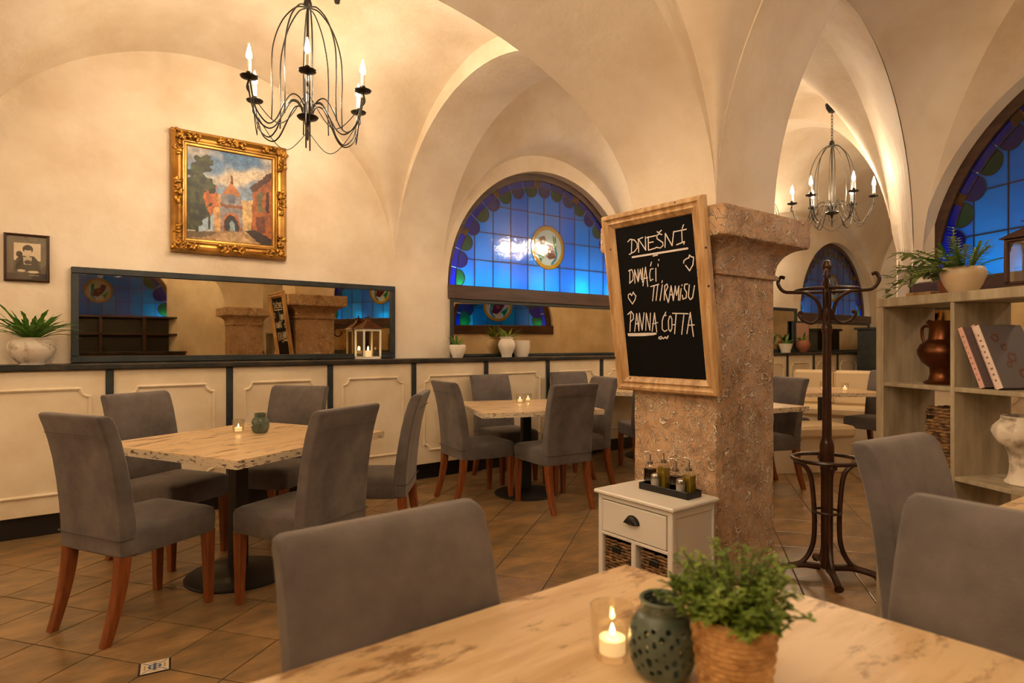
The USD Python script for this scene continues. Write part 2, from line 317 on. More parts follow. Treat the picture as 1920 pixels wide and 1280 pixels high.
ins = move(tm(V, grid_faces(49, 49)), (ip[0], ip[1], 0), rz=TA + math.pi / 4)
part(fl, 'inset_tile', ins, PRINT, smooth=True, col=colr, label='small white tile with a blue star pattern')

# ------------------------------------------------------------------ setting: walls
WZ = 4.4
class Frame:
    """a wall: local x along the wall to the right seen from inside, y outward, z up"""
    def __init__(s, o, xd): s.o = np.array([o[0], o[1], 0.0]); s.x = np.array([xd[0], xd[1], 0.0]); s.y = np.array([-xd[1], xd[0], 0.0])
    def w(s, m):
        m = m.copy(); v = m.vertices; m.vertices = s.o + v[:, :1] * s.x + v[:, 1:2] * s.y + v[:, 2:3] * np.array([0, 0, 1.0]); return m
    def p(s, x, y, z): return s.o + x * s.x + y * s.y + np.array([0, 0, z])
    def deg(s): return math.degrees(math.atan2(s.x[1], s.x[0]))
def vert(m):
    """turn an extruded (x, z) polygon upright: depth runs along +y"""
    m = m.copy(); v = m.vertices.copy(); m.vertices = np.c_[v[:, 0], v[:, 2], v[:, 1]]; m.invert(); return m
def halfdisc(cx, zs, r, below=0.0, n=48):
    a = np.linspace(0, np.pi, n); return Polygon([(cx + r, zs - below)] + [(cx + r * math.cos(t), zs + r * math.sin(t)) for t in a] + [(cx - r, zs - below)])
F_LEFT = Frame((0, YW), (1, 0)); F_RIGHT = Frame(A0, RD); F_BACK = Frame((0, YB), (-1, 0))
F_PIER = Frame(B0, (A0 - B0) / np.linalg.norm(A0 - B0))
WIN = {6: (F_PIER, 1.0, .82, 1.58), 1: (F_LEFT, 4.56, 1.30, 1.865), 2: (F_RIGHT, 1.34, 1.27, 1.72), 3: (F_LEFT, 11.4, 1.25, 1.80), 4: (F_BACK, -.9, 1.3, 1.865), 5: (F_BACK, 2.6, 1.3, 1.865)}
def wall(name, fr, x0, x1, wins):
    p = sbox(x0, 0, x1, WZ)
    for k in wins:
        _, cx, R, zs = WIN[k]; p = p.difference(halfdisc(cx, zs - .01, R + .06))
    part(None, name, fr.w(vert(prism(p, .17))), PLASTER, smooth=25, kind='structure')
wall('wall_left', F_LEFT, XL, XE, (1, 3))
wall('wall_right', F_RIGHT, 0, 7.25, (2,))
wall('wall_back', F_BACK, -3.2, -XL, (4, 5))
part(None, 'wall_end', bx(XE, XE + .2, 2.3, YW + .2, 0, WZ), PLASTER, kind='structure')
part(None, 'wall_front', bx(XL - .2, XL, YB, YW + .2, 0, WZ), PLASTER, kind='structure')
wall('wall_pier', F_PIER, 0, float(np.linalg.norm(A0 - B0)), (6,))
part(None, 'wall_side', bx(B0[0], XE, B0[1] - .17, B0[1], 0, WZ), PLASTER, kind='structure')

# ------------------------------------------------------------------ setting: vaulted ceiling
ce = thing('ceiling', kind='structure')
ZS = 1.93
def pn(a, n): return np.maximum(1 - np.clip(np.abs(a), 0, 1) ** n, 0) ** (1 / n)
def smax(a, b, p=16): return (a ** p + b ** p + 1e-30) ** (1 / p)
def vault(x0, x1, y0, y1, rx, ry, dome=.2, n=2.0, N=57):
    t = (1 - np.cos(np.pi * np.linspace(0, 1, N))) / 2
    X, Y = np.meshgrid(x0 + (x1 - x0) * t, y0 + (y1 - y0) * t, indexing='ij')
    a, b = 2 * (X - (x0 + x1) / 2) / (x1 - x0), 2 * (Y - (y0 + y1) / 2) / (y1 - y0)
    Z = ZS + smax(rx * pn(a, n), ry * pn(b, n)) + dome * (1 - a * a) * (1 - b * b)
    part(ce, 'vault_bay', tm(np.c_[X.ravel(), Y.ravel(), Z.ravel()], grid_faces(N, N)[:, ::-1]), PLASTER, smooth=30)
def arc(c, hl, hr, rise, zs=ZS, n=2.0, N=49):
    th = np.linspace(0, np.pi, N); cs = np.cos(th)
    return c + np.where(cs > 0, hr, hl) * np.sign(cs) * np.abs(cs) ** (2 / n), zs + rise * np.abs(np.sin(th)) ** (2 / n)
def arch(P, Q, face=True, top=4.3, name='arch'):
    """soffit between the curves P and Q, and the wall faces that stand on both"""
    n = len(P); V = np.vstack([P, Q]); i = np.arange(n - 1); F = [np.c_[i, i + 1, n + i + 1], np.c_[i, n + i + 1, n + i]]
    m = [tm(V, np.vstack(F))]
    if face:
        for K in (P, Q):
            T = K.copy(); T[:, 2] = top; V = np.vstack([K, T]); m.append(tm(V, np.vstack(F)))
    part(ce, name, cat(m), PLASTER, smooth=30)
def arch_y(x0, x1, c, h, rise, rise2=None, **k):      # spans in y
    y, z = arc(c, h, h, rise, **k); P = np.c_[np.full(len(y), x0), y, z]
    y, z = arc(c, h, h, rise2 or rise, **k); arch(P, np.c_[np.full(len(y), x1), y, z])
def arch_x(y0, y1, c, h, rise, rise2=None, **k):
    x, z = arc(c, h, h, rise, **k); P = np.c_[x, np.full(len(x), y0), z]
    x, z = arc(c, h, h, rise2 or rise, **k); arch(P, np.c_[x, np.full(len(x), y1), z])
PX, PY = (2.62, 3.15), (1.80, 2.33)
cols = [(XL, -1.13), (-.6, PX[0])]
rows = [(PY[1], YW + .01), (-1.2, PY[0]), (YB - .01, -1.73)]
for x0, x1 in cols:
    for y0, y1 in rows:
        vault(x0, x1, y0, y1, 1.58 if x1 > 0 else 1.55, 1.60 if y1 > 4 else 1.70, .22)
arch_y(PX[0], PX[1], 3.815, 1.492, 1.45)                 # cross arch: wall to pillar
arch_y(PX[0], PX[1], .30, 1.50, 1.66)
arch_y(PX[0], PX[1], -3.2, 1.48, 1.45)
for c, hh in ((3.81, 1.48), (.30, 1.5), (-3.2, 1.48)): arch_y(-1.13, -.6, c, hh, 1.45)
arch_x(PY[1], PY[0], 1.02, 1.60, .86, 1.24)             # long arch over the camera's side of the pillar
arch_x(-1.2, -1.73, 1.02, 1.60, 1.1); arch_x(PY[1], PY[0], -2.75, 1.6, 1.0); arch_x(-1.2, -1.73, -2.75, 1.6, 1.1)
# bay behind the cross arch: a barrel along the wall, cut by the window lunette and by the side arch
N = 73
ty = (1 - np.cos(np.pi * np.linspace(0, 1, N))) / 2
tx = np.linspace(0, 1, 121)
Yg, Xg = np.meshgrid(np.unique(np.r_[np.linspace(1.85, 2.38, 8), 2.38 + (YW + .01 - 2.38) * ty]), PX[1] + (7.0 - PX[1]) * tx, indexing='ij')
ys = [1.85, 2.33, YW]
cc, hl, hr = (np.interp(Yg, ys, v) for v in ([4.0, 4.45, 4.56], [.85, 1.30, 1.40], [1.17, 1.75, 1.42]))
ax = np.where(Xg > cc, (Xg - cc) / hr, (Xg - cc) / hl)
zy = 2.2 * pn((Yg - 3.84) / 1.47, 2.2)
zx = np.interp(Yg, [1.85, 2.33, 3.8, 4.8, YW], [1.56, 1.82, 1.92, 1.64, 1.46]) * pn(ax, 2.0)
Zg = ZS + smax(zx, zy)
part(ce, 'vault_bay', tm(np.c_[Xg.ravel(), Yg.ravel(), Zg.ravel()], grid_faces(*Xg.shape)), PLASTER, smooth=30)
arch_y(7.0, 7.45, 3.98, 1.33, 1.95, zs=2.0)
x, z = arc(4.0, .85, 1.17, 1.49, zs=2.0)
L1 = np.c_[x, np.full(len(x), 1.85), z]
T = L1.copy(); T[:, 2] = 4.3; nn = len(L1); i = np.arange(nn - 1)
part(ce, 'arch_face', tm(np.vstack([L1, T]), np.vstack([np.c_[i, i + 1, nn + i + 1], np.c_[i, nn + i + 1, nn + i]])), PLASTER)
# web between the side arch and the lunette of the slanting wall
s, z3 = arc(1.30, 1.22, 1.22, 1.82, zs=ZS, n=1.62)
L3 = np.array([[*(A0 + RD * a), b] for a, b in zip(s[::-1], z3[::-1])])
half = nn // 2 + 1
Pa, Pb = L1[:half], L3[:half]
rows_ = [Pa + (Pb - Pa) * k + np.array([0, 0, 1.0]) * (.16 * math.sin(math.pi * k)) * np.linspace(0, 1, half)[:, None] for k in np.linspace(0, 1, 17)]
part(ce, 'vault_web', tm(np.vstack(rows_), grid_faces(17, half)), PLASTER, smooth=40)
part(ce, 'vault_cap', bx(PX[1], 6.2, YB, 1.85, 3.74, 3.8), PLASTER)
part(ce, 'vault_cap', bx(XL, XE, YB, YW, 4.35, 4.4), PLASTER)
vault(7.45, XE, 2.5, YW + .01, 1.5, 2.2, .05)
for sx_ in (-1.13, PX[0]):
    for sy_ in (PY[0], -1.73): part(ce, 'springer', bx(sx_ + .005, sx_ + .525, sy_ + .005, sy_ + .525, 1.90, 4.2), PLASTER)

# ------------------------------------------------------------------ setting: skirting, wainscot, ledge
def wainscot(fr, x0, x1, posts, nsuf):
    part(None, 'baseboard_' + nsuf, fr.w(bx(x0, x1, -.17, -.01, 0, .15)), BLACKBASE, kind='structure')
    w = thing('trim_1' if nsuf == 'left' else 'trim_3', kind='structure')
    ed = [x0] + [p for p in posts if x0 < p < x1] + [x1]
    for a, b in zip(ed[:-1], ed[1:]):
        if b - a < .1: continue
        pn_ = part(w, 'panel', fr.w(bx(a + .02, b - .02, -.24, -.20, .15, 1.095)), PANELPAINT)
        l, r, lo, hi, k = a + .11, b - .11, .28, .97, .055
        if r - l > .25:
            path = []
            for cx, cz, a0 in ((l, lo, 90), (r, lo, 180), (r, hi, 270), (l, hi, 0)):
                sg = np.radians(np.linspace(a0, a0 - 90, 7)); path += [(cx + k * math.cos(t), -.242, cz + k * math.sin(t)) for t in sg]
            pts = np.array(path); dense = []
            for u, v in zip(pts, np.roll(pts, -1, 0)): dense += [u, u + (v - u) * .02, u + (v - u) * .98] if np.linalg.norm(v - u) > .1 else [u]
            part(w, 'moulding', fr.w(tube(dense, .013, 6, closed=True)), PANELPAINT)
    for p in ed[1:-1]: part(w, 'post', fr.w(bx(p - .024, p + .024, -.255, -.19, .15, 1.095)), TRIMGREEN)
    tr = part(None, 'trim_2' if nsuf == 'left' else 'trim_4', fr.w(bx(x0, x1, -.275, 0.0, 1.095, 1.135, .008)), LEDGEMAT, kind='structure')
posts = [-1.27 + .8 * k for k in range(2)] + [.34, 1.11, 1.90, 2.69, 3.50, 4.31, 5.13] + [5.95 + .82 * k for k in range(9)]
wainscot(F_LEFT, XL, XE, posts, 'left')
wainscot(F_RIGHT, .0, 4.2, [.8 * k for k in range(1, 6)], 'right')

# ------------------------------------------------------------------ setting: stained-glass windows
def window(n, detail=True, led=1.0, nled=5):
    fr, cx, R, zs = WIN[n]
    w = thing(f'window_{n}', kind='structure', loc=fr.p(cx, 0, zs), rot=fr.deg())
    P = lambda name, poly, d, y, m, **k: (lambda g: part(w, name, move(vert(g), (0, y, 0)), m, smooth=False, **k) if g is not None else None)(prism(poly, d))
    outer = halfdisc(0, 0, R + .055); Rg = R - .028; glass = halfdisc(0, 0, Rg)
    part(w, 'frame', move(vert(prism(outer.difference(halfdisc(0, 0, Rg, .1)), .07)), (0, .10, 0)), WINWOOD, smooth=25)
    part(w, 'sill_beam', bx(-R - .06, R + .06, -.03, .16, -.14, .005, .008), WINWOOD, label='dark wooden beam under the stained glass')
    med = Point(.06, .52 * R / 1.3).buffer(.25); medi = Point(.06, .52 * R / 1.3).buffer(.205)
    y, d = .115, .006
    pieces = [med]
    lob = []
    na = 19 if detail else 11
    for k in range(na):
        a = math.pi * (k + .5) / na; rr = Rg - .10
        c = Point(rr * math.cos(a), rr * math.sin(a)).buffer(.088 if detail else .15)
        lob.append(c)
    band = glass.difference(halfdisc(0, 0, Rg - .075, .05))
    lobes = [];
    acc = band
    for k, c in enumerate(lob):
        c = c.intersection(glass).difference(acc); acc = acc.union(c); lobes.append(c)
    for k in range(na):
        a0, a1 = math.pi * k / na, math.pi * (k + 1) / na
        seg = Polygon([(0, 0), (3 * math.cos(a0), 3 * math.sin(a0)), (3 * math.cos(a1), 3 * math.sin(a1))])
        P('border_pane', band.intersection(seg).buffer(-.004), d, y, G_DEEP)
        P('scallop_pane', lobes[k].buffer(-.004), d, y, (G_GREEN, G_PURPLE)[k % 2])
        if k % 3 == 1 and detail:
            ac = math.pi * k / na; q = affinity.translate(affinity.rotate(sbox(-.035, -.04, .035, .04), math.degrees(ac), origin=(0, 0)), (Rg - .04) * math.cos(ac), (Rg - .04) * math.sin(ac)).intersection(glass)
            P('jewel_pane', q, d + .004, y - .004, G_YELLOW)
    inner = glass.difference(acc).difference(med.buffer(.004))
    dx, dz = .24, .30
    cells = []
    for a in range(-8, 8):
        for b in range(0, 6):
            c = inner.intersection(sbox(a * dx, b * dz, a * dx + dx, b * dz + dz).buffer(-.004, join_style=2))
            if c.area > .0008: cells.append(c); P('pane', c, d, y, G_BLUES[(a * 5 + b * 3) % 3])
    # medallion: yellow ring, cream ground, dark red flower with leaves
    mz = .52 * R / 1.3
    P('medallion_ring', med.difference(medi), d, y, G_YELLOW)
    fl_ = affinity.translate(Polygon([(-.12, .10), (-.06, .12), (-.02, .04), (.02, .03), (.07, .02), (.08, -.03), (.10, -.10), (.02, -.12), (-.05, -.06), (-.10, .02)]).buffer(.012), .06, mz)
    lf = affinity.translate(Polygon([(-.19, .02), (-.15, -.03), (-.05, -.10), (-.09, -.13), (-.10, -.18), (-.15, -.10)]), .06, mz).intersection(medi)
    l2 = affinity.translate(Polygon([(.07, .16), (.10, .12), (.12, .16), (.13, .02), (.10, -.02), (.08, .05)]), .06, mz).intersection(medi).difference(fl_)
    l3 = affinity.translate(LineString([(.11, .0), (.13, -.06), (.12, -.12), (.06, -.18)]).buffer(.014), .06, mz).intersection(medi).difference(fl_)
    ey = affinity.translate(Point(0, -.01).buffer(.03), .06, mz)
    P('medallion_ground', medi.difference(unary_union([fl_, lf, l2, l3])), d, y, G_CREAM)
    P('flower', fl_.difference(ey), d, y, G_RED); P('flower_eye', ey, d, y, G_ORANGE); P('leaf', lf.difference(fl_), d, y, G_LEAF); P('leaf', l2, d, y, G_LEAF); P('stem', l3, d, y, G_TEAL)
    allp = unary_union(cells + [band.buffer(-.004), med] + [l.buffer(-.004) for l in lobes])
    P('leading', glass.difference(allp), .012, y - .003, LEAD)
    part(w, 'light_box', cat(bx(-R - .1, R + .1, .40, .42, -.1, R + .15), bx(-R - .1, R + .1, .17, .41, -.12, -.1), bx(-R - .12, -R - .1, .17, .41, -.1, R + .15), bx(R + .1, R + .12, .17, .41, -.1, R + .15), bx(-R - .1, R + .1, .17, .41, R + .13, R + .15)), LIGHTBOX)
    for k in range(nled):
        xx = (k - (nled - 1) / 2) * (2 * Rg - .25) / (nled - 1)
        L = UsdLux.SphereLight.Define(stage, f'{w.GetPath()}/uplight_{k:03d}')
        L.AddTranslateOp().Set(Gf.Vec3d(xx, .19, .012)); L.CreateRadiusAttr(.012)
        L.CreateColorAttr(Gf.Vec3f(.55, .85, 1.0)); L.CreateIntensityAttr(LED_I * led)
window(1); window(2, led=.4); window(3, led=.2, nled=3); window(4, False, nled=2); window(5, False, nled=2); window(6, False, led=.6, nled=2)

# ------------------------------------------------------------------ chandeliers
def chandelier(label, loc, chain, rot=0.0, detail=True):
    t = thing('chandelier', label, 'chandelier', loc, rot)   # origin: bottom finial; hub at .17, pans about .30, wire dome up to .83
    zt = .83
    part(t, 'canopy', lathe([(0, zt + chain - .09), (.03, zt + chain - .085), (.055, zt + chain - .04), (.062, zt + chain), (0, zt + chain)], 20), DARKIRON)
    ch = []
    nl = max(2, int((chain - .09) / .034))
    for k in range(nl):
        z = zt + .02 + (chain - .11) * (k + .5) / nl; hh = (chain - .11) / nl * .66
        a = np.linspace(0, 2 * np.pi, 12, endpoint=False)
        P_ = np.c_[np.cos(a) * .009, np.zeros(12), z + np.sin(a) * hh]
        if k % 2: P_ = P_[:, [1, 0, 2]]
        ch.append(tube(P_, .0028, 5, closed=True))
    part(t, 'chain', cat(ch), DARKIRON)
    part(t, 'rod', cat(tube([(0, 0, .12), (0, 0, zt + .03)], .008, 8), lathe([(0, zt - .03), (.022, zt - .02), (.026, zt), (.018, zt + .03), (0, zt + .035)], 16)), DARKIRON)
    part(t, 'hub', lathe([(0, 0), (.006, .01), (.009, .05), (.004, .08), (.012, .10), (.02, .125), (.055, .135), (.064, .146), (.058, .152), (.03, .156), (.03, .2), (.022, .235), (0, .24)], 24), DARKIRON)
    for k in range(8):
        a = 2 * math.pi * (k + .5) / 8; c, s_ = math.cos(a), math.sin(a)
        pr = bez([(.012, zt - .02), (.07, zt - .035), (.145, zt - .13), (.195, zt - .28), (.205, zt - .45), (.20, .25), (.205, .10)], 6)
        part(t, 'cage_wire', tube(np.c_[pr[:, 0] * c, pr[:, 0] * s_, pr[:, 1]], .0042, 6), DARKIRON)
    for k in range(6):
        a = 2 * math.pi * k / 6; c, s_ = math.cos(a), math.sin(a)
        w_ = np.linspace(0, 1, 15); wa = a + w_ * math.pi / 3; wr = .335 - .05 * np.sin(np.pi * w_)
        part(t, 'garland_wire', tube(np.c_[wr * np.cos(wa), wr * np.sin(wa), .17 - .16 * np.sin(np.pi * w_)], .0026, 5), DARKIRON)
        R3 = lambda pr, off=0.0: np.c_[pr[:, 0] * c - off * s_, pr[:, 0] * s_ + off * c, pr[:, 1]]
        p1 = bez([(.022, .19), (.06, .245), (.11, .25), (.16, .18), (.205, .08), (.26, .04), (.325, .10), (.352, .20), (.36, .255)], 6)
        p2 = bez([(.022, .16), (.05, .215), (.10, .215), (.15, .13), (.20, .045), (.25, .02), (.31, .06), (.345, .15), (.36, .23)], 6)
        ar = part(t, 'arm', cat(tube(R3(p1, .012), .0042, 6), tube(R3(p2, -.012), .0042, 6), tube(R3(bez([(.36, .19), (.372, .215), (.36, .262)], 5)), .0055, 6)), DARKIRON)
        o = np.array([.36 * c, .36 * s_, 0])
        part(ar, 'drip_pan', lathe([(0, .262), (.02, .262), (.046, .270), (.050, .277), (.046, .276), (.016, .268), (.016, .30), (0, .30)], 22, o), DARKIRON)
        part(ar, 'candle_sleeve', lathe([(.0125, .298), (.0125, .365), (0, .366)], 14, o), SLEEVE)
        part(ar, 'bulb', lathe([(.0, .364), (.0155, .383), (.0165, .398), (.012, .420), (.003, .455), (0, .462)], 7, o), BULB)
    return t
def droploc(u, tdist, z): q = C0 + ray(u, V0) * tdist; return (q[0], q[1], z)
q1, q2 = droploc(577, 3.72, 2.50), droploc(1560, 6.1, 2.43)
chandelier('black wrought-iron cage chandelier with lit candle bulbs over the left table', q1, 3.70 - 2.50 - .80, 11)
chandelier('distant iron cage chandelier with lit bulbs hanging behind the stone pillar', q2, .40, 55.3)
chandelier('iron cage chandelier with lit bulbs in the bay of the front table', (.1, .85, 2.5), .42, 10)
chandelier('iron cage chandelier in the bay behind the front table', (1.0, -3.1, 2.55), .40, 30)
chandelier('iron cage chandelier in the bay to the left of the front table', (-2.7, .4, 2.55), .40, 40)
chandelier('iron cage chandelier in the far left bay along the long wall', (-2.7, 3.8, 2.55), .40, 0)
chandelier('iron cage chandelier with lit bulbs in front of the right stained-glass window', (4.3, -.45, 2.3), .6, 15)
chandelier('iron cage chandelier in the furthest bay along the long wall', (8.35, 4.92, 2.6), .45, 15)
d0 = droploc(632, 3.95, 3.535)
t = thing('smoke_detector', 'small round detector on the vault right of the nearer chandelier', 'smoke detector', d0)
part(t, 'housing', lathe([(0, -.05), (.03, -.048), (.045, -.02), (.045, 0), (0, .0)], 20), BEIGECER); part(t, 'sensor', lathe([(0, -.075), (.016, -.07), (.02, -.048), (0, -.045)], 14), PLASTICB)
part(t, 'stalk', bx(-.012, .012, -.012, .012, -.002, .16), BEIGECER)

# ------------------------------------------------------------------ stone pillars
def pillar(label, x0, y0, name='stone_pillar', hi=True):
    t = thing(name, label, 'pillar', (x0 + .265, y0 + .265, 0))
    def rough(m, amp=.006):
        p = m.vertices; n = meshkit.fbm(p * 16 + 5.0 * x0, 3, 3)[:, None] - .5
        m.vertices = p + (p * [1, 1, 0]) * n * amp * 5; return m
    zz = np.r_[np.linspace(.14, 1.63, 40)]
    part(t, 'shaft', rough(loft([np.c_[np.array(_sq(.265, 14)), np.full(56, z)] for z in zz])), STONE, smooth=40)
    part(t, 'plinth', rough(loft([np.c_[np.array(_sq(r, 14)), np.full(56, z)] for r, z in ((.285, 0), (.288, .01), (.288, .11), (.28, .13), (.272, .145))])), STONE, smooth=40)
    cap = [(.268, 1.612), (.285, 1.616), (.287, 1.635), (.272, 1.642)]
    for a in np.linspace(0, math.pi / 2, 9): cap.append((.272 + .12 * (1 - math.cos(a)) , 1.645 + .135 * math.sin(a)))
    cap += [(.397, 1.785), (.400, 1.80), (.401, 1.915), (.394, 1.926)]
    part(t, 'capital', rough(loft([np.c_[np.array(_sq(r, 14)), np.full(56, z)] for r, z in cap]), .004), STONE, smooth=40)
    return t
def _sq(h, n, ch=.03):
    """square loop of 4 n points with chamfered corners"""
    o = []; k = np.linspace(-1, 1, n) * (1 - ch)
    for c, s_ in ((1, 0), (0, 1), (-1, 0), (0, -1)):
        for a in k: x, y = h, a * h; o.append((x * c - y * s_, x * s_ + y * c))
    return o
pillar('square shell-limestone pillar with flared capital, carrying the chalkboard', PX[0], PY[0])
pillar('square limestone pillar left of the front table, seen only in the mirror', -1.13, PY[0])
pillar('square limestone pillar behind the front table on the right, seen only in the mirror', PX[0], -1.73)
pillar('square limestone pillar behind the front table on the left, seen only in the mirror', -1.13, -1.73)

# ------------------------------------------------------------------ dining chairs
def make_chair():
    t = thing('dining_chair', 'x', 'chair')
    rg = []
    # backrest: rings along a leaning, slightly curved line
    Z = [.355, .365, .40, .47, .56, .66, .76, .85, .91, .948, .963, .971]
    Xc = [-.222, -.222, -.222, -.224, -.233, -.246, -.263, -.284, -.303, -.318, -.327, -.332]
    Th = [.030, .036, .038, .038, .036, .034, .033, .033, .033, .032, .027, .015]
    Wd = [.208, .214, .215, .215, .215, .215, .214, .213, .212, .212, .210, .205]
    for z, xc, th, w_ in zip(Z, Xc, Th, Wd):
        l = rrect(th, w_, .013, 4); rg.append(np.c_[l[:, 0] + xc - .012 * (l[:, 1] / .21) ** 2 * -1, l[:, 1], np.full(len(l), z)])
    b = part(t, 'backrest', loft(rg), FABRIC, smooth=50)
    loop = rrect(.040, .217, .022, 5); k = [i for i in range(len(loop))]
    part(b, 'seam', tube(np.c_[loop[:, 0] - .222, loop[:, 1], np.full(len(loop), .435)], .0028, 5, closed=True), SEAM)
    part(b, 'seam', tube([(-.329, y, .885) for y in np.linspace(-.18, .18, 9)], .0022, 5), SEAM)
    rg = []
    for z, dx, dy in ((.350, .212, .204), (.356, .218, .212), (.40, .220, .215), (.440, .220, .215), (.462, .214, .210), (.474, .196, .192), (.480, .15, .15), (.483, .08, .08)):
        l = rrect(dx, dy, .035, 5); rg.append(np.c_[l[:, 0] + .018, l[:, 1], np.full(len(l), z)])
    part(t, 'seat', loft(rg), FABRIC, smooth=50)
    for sy in (1, -1):
        sq = lambda x, y, z, h_: np.array([(x + a * h_, y + b_ * h_, z) for a, b_ in ((1, .8), (.8, 1), (-.8, 1), (-1, .8), (-1, -.8), (-.8, -1), (.8, -1), (1, -.8))])
        part(t, 'leg', loft([sq(.205, sy * .185, 0, .0165), sq(.205, sy * .185, .1, .019), sq(.203, sy * .183, .36, .026)]), LEGWOOD, smooth=20)
        part(t, 'leg', loft([sq(-.222 - .075 * (1 - z / .36) ** 1.7, sy * .182, z, .018 + .009 * z / .36) for z in np.linspace(0, .36, 9)]), LEGWOOD, smooth=20)
    return t
chair0 = make_chair()
CH = [  # x, y, facing, label, group
 (.363, 3.38, 28.8, 'grey velvet chair with its back to us at the left end of the left table'),
 (.60, 4.16, -58, 'grey velvet chair facing us against the wainscot at the back left of the left table'),
 (1.22, 4.24, 222, 'grey velvet chair facing us at the back right of the left table, behind the vase'),
 (1.006, 3.097, 117, 'grey velvet chair at the near right side of the left table, back towards the room'),
 (1.62, 3.60, 143, 'grey velvet chair seen side-on at the right corner of the left table'),
 (2.86, 4.247, -6.8, 'grey velvet chair at the left side of the middle table below the arched window'),
 (3.46, 4.657, -92.7, 'grey velvet chair behind the middle table, against the wainscot'),
 (3.20, 3.71, 84, 'grey velvet chair with its back to us at the near side of the middle table'),
 (3.76, 4.04, 164, 'grey velvet chair at the right side of the middle table, partly behind the near chair'),
 (4.40, 4.62, -105, 'grey velvet chair whose top just shows behind the middle table near the wainscot'),
 (4.84, 4.16, 62, 'grey velvet chair half hidden by the left edge of the stone pillar'),
 (.532, .778, -88, 'grey velvet chair in the foreground tucked in at the front table, left of the candle'),
 (2.134, .514, -95, 'grey velvet chair on the right in front of the shelving unit'),
 (1.06, .30, 178, 'grey velvet chair in the right foreground corner, cut off by the frame'),
 (5.08, 3.03, 157, 'distant grey chair seen just right of the stone pillar, left of the coat stand'),
 (6.45, 3.62, -30, 'distant grey chair behind the coat stand pole at the far table'),
 (7.25, 2.98, 172, 'distant grey chair at the far table next to the shelving unit'),
]
for k, (x, y, a, lab) in enumerate(CH):
    if k == 0: setpose(chair0, (x, y, 0), a); keys(chair0, lab)
    else: dup(chair0, (x, y, 0), a, lab, scale=(1, 1, .965) if k == 11 else None)

# ------------------------------------------------------------------ tables
def table(label, x, y, ang, poly, th=.04, base=True, col=(0, 0), round_col=False):
    t = thing('dining_table', label, 'table', (x, y, 0), ang)
    p = Polygon(poly)
    top = prism(p.buffer(-.003), .006); top.apply_translation((0, 0, .744)); part(t, 'tabletop', top, TABLETOP, smooth=False)
    c = prism(p, th - .004); c.apply_translation((0, 0, .75 - th)); part(t, 'edge_band', c, TABLEEDGE, smooth=False)
    cx, cy = col
    part(t, 'column', move(loft([np.c_[rrect(.04, .04, .012, 4), np.full(16, z)] for z in (.03, .70)]), (cx, cy, 0)), BLACKIRON)
    part(t, 'top_plate', bx(cx - .16, cx + .16, cy - .16, cy + .16, .70, .712), BLACKIRON)
    part(t, 'base_plate', lathe([(0, .055), (.05, .052), (.12, .038), (.22, .022), (.262, .015), (.27, .008), (.268, 0), (0, 0)], 48, (cx, cy, 0)), BLACKIRON)
    return t
def sqp(a, b): return [(-a / 2, -b / 2), (a / 2, -b / 2), (a / 2, b / 2), (-a / 2, b / 2)]
table('square bleached-wood table with the green vase and candle at the left wall', .90, 3.62, 27, sqp(1.05, 1.05), col=(-.06, .02))
table('square bleached-wood table in the middle below the arched window', 3.25, 4.10, -21, sqp(1.0, 1.0))
table('bleached-wood table peeking out between chalkboard and far chairs', 5.45, 4.62, 20, sqp(.95, .95))
table('distant bleached-wood table cut by the right edge of the stone pillar', 4.72, 3.16, -12, sqp(.95, .95))
table('far bleached-wood table behind the coat stand', 7.0, 3.42, -35, sqp(1.0, .9))
table('large bleached-wood table in the foreground with candle, green holder and plant', 0, 0, 0, [(.22, -.25), (1.29, -.25), (1.285, .30), (1.25, .68), (1.105, .86), (1.09, .996), (.22, .996)], th=.04, col=(.72, .35))
table('bleached-wood table at the right edge of the photo in front of the shelving unit', 2.26, .24, -3, sqp(.76, .80))

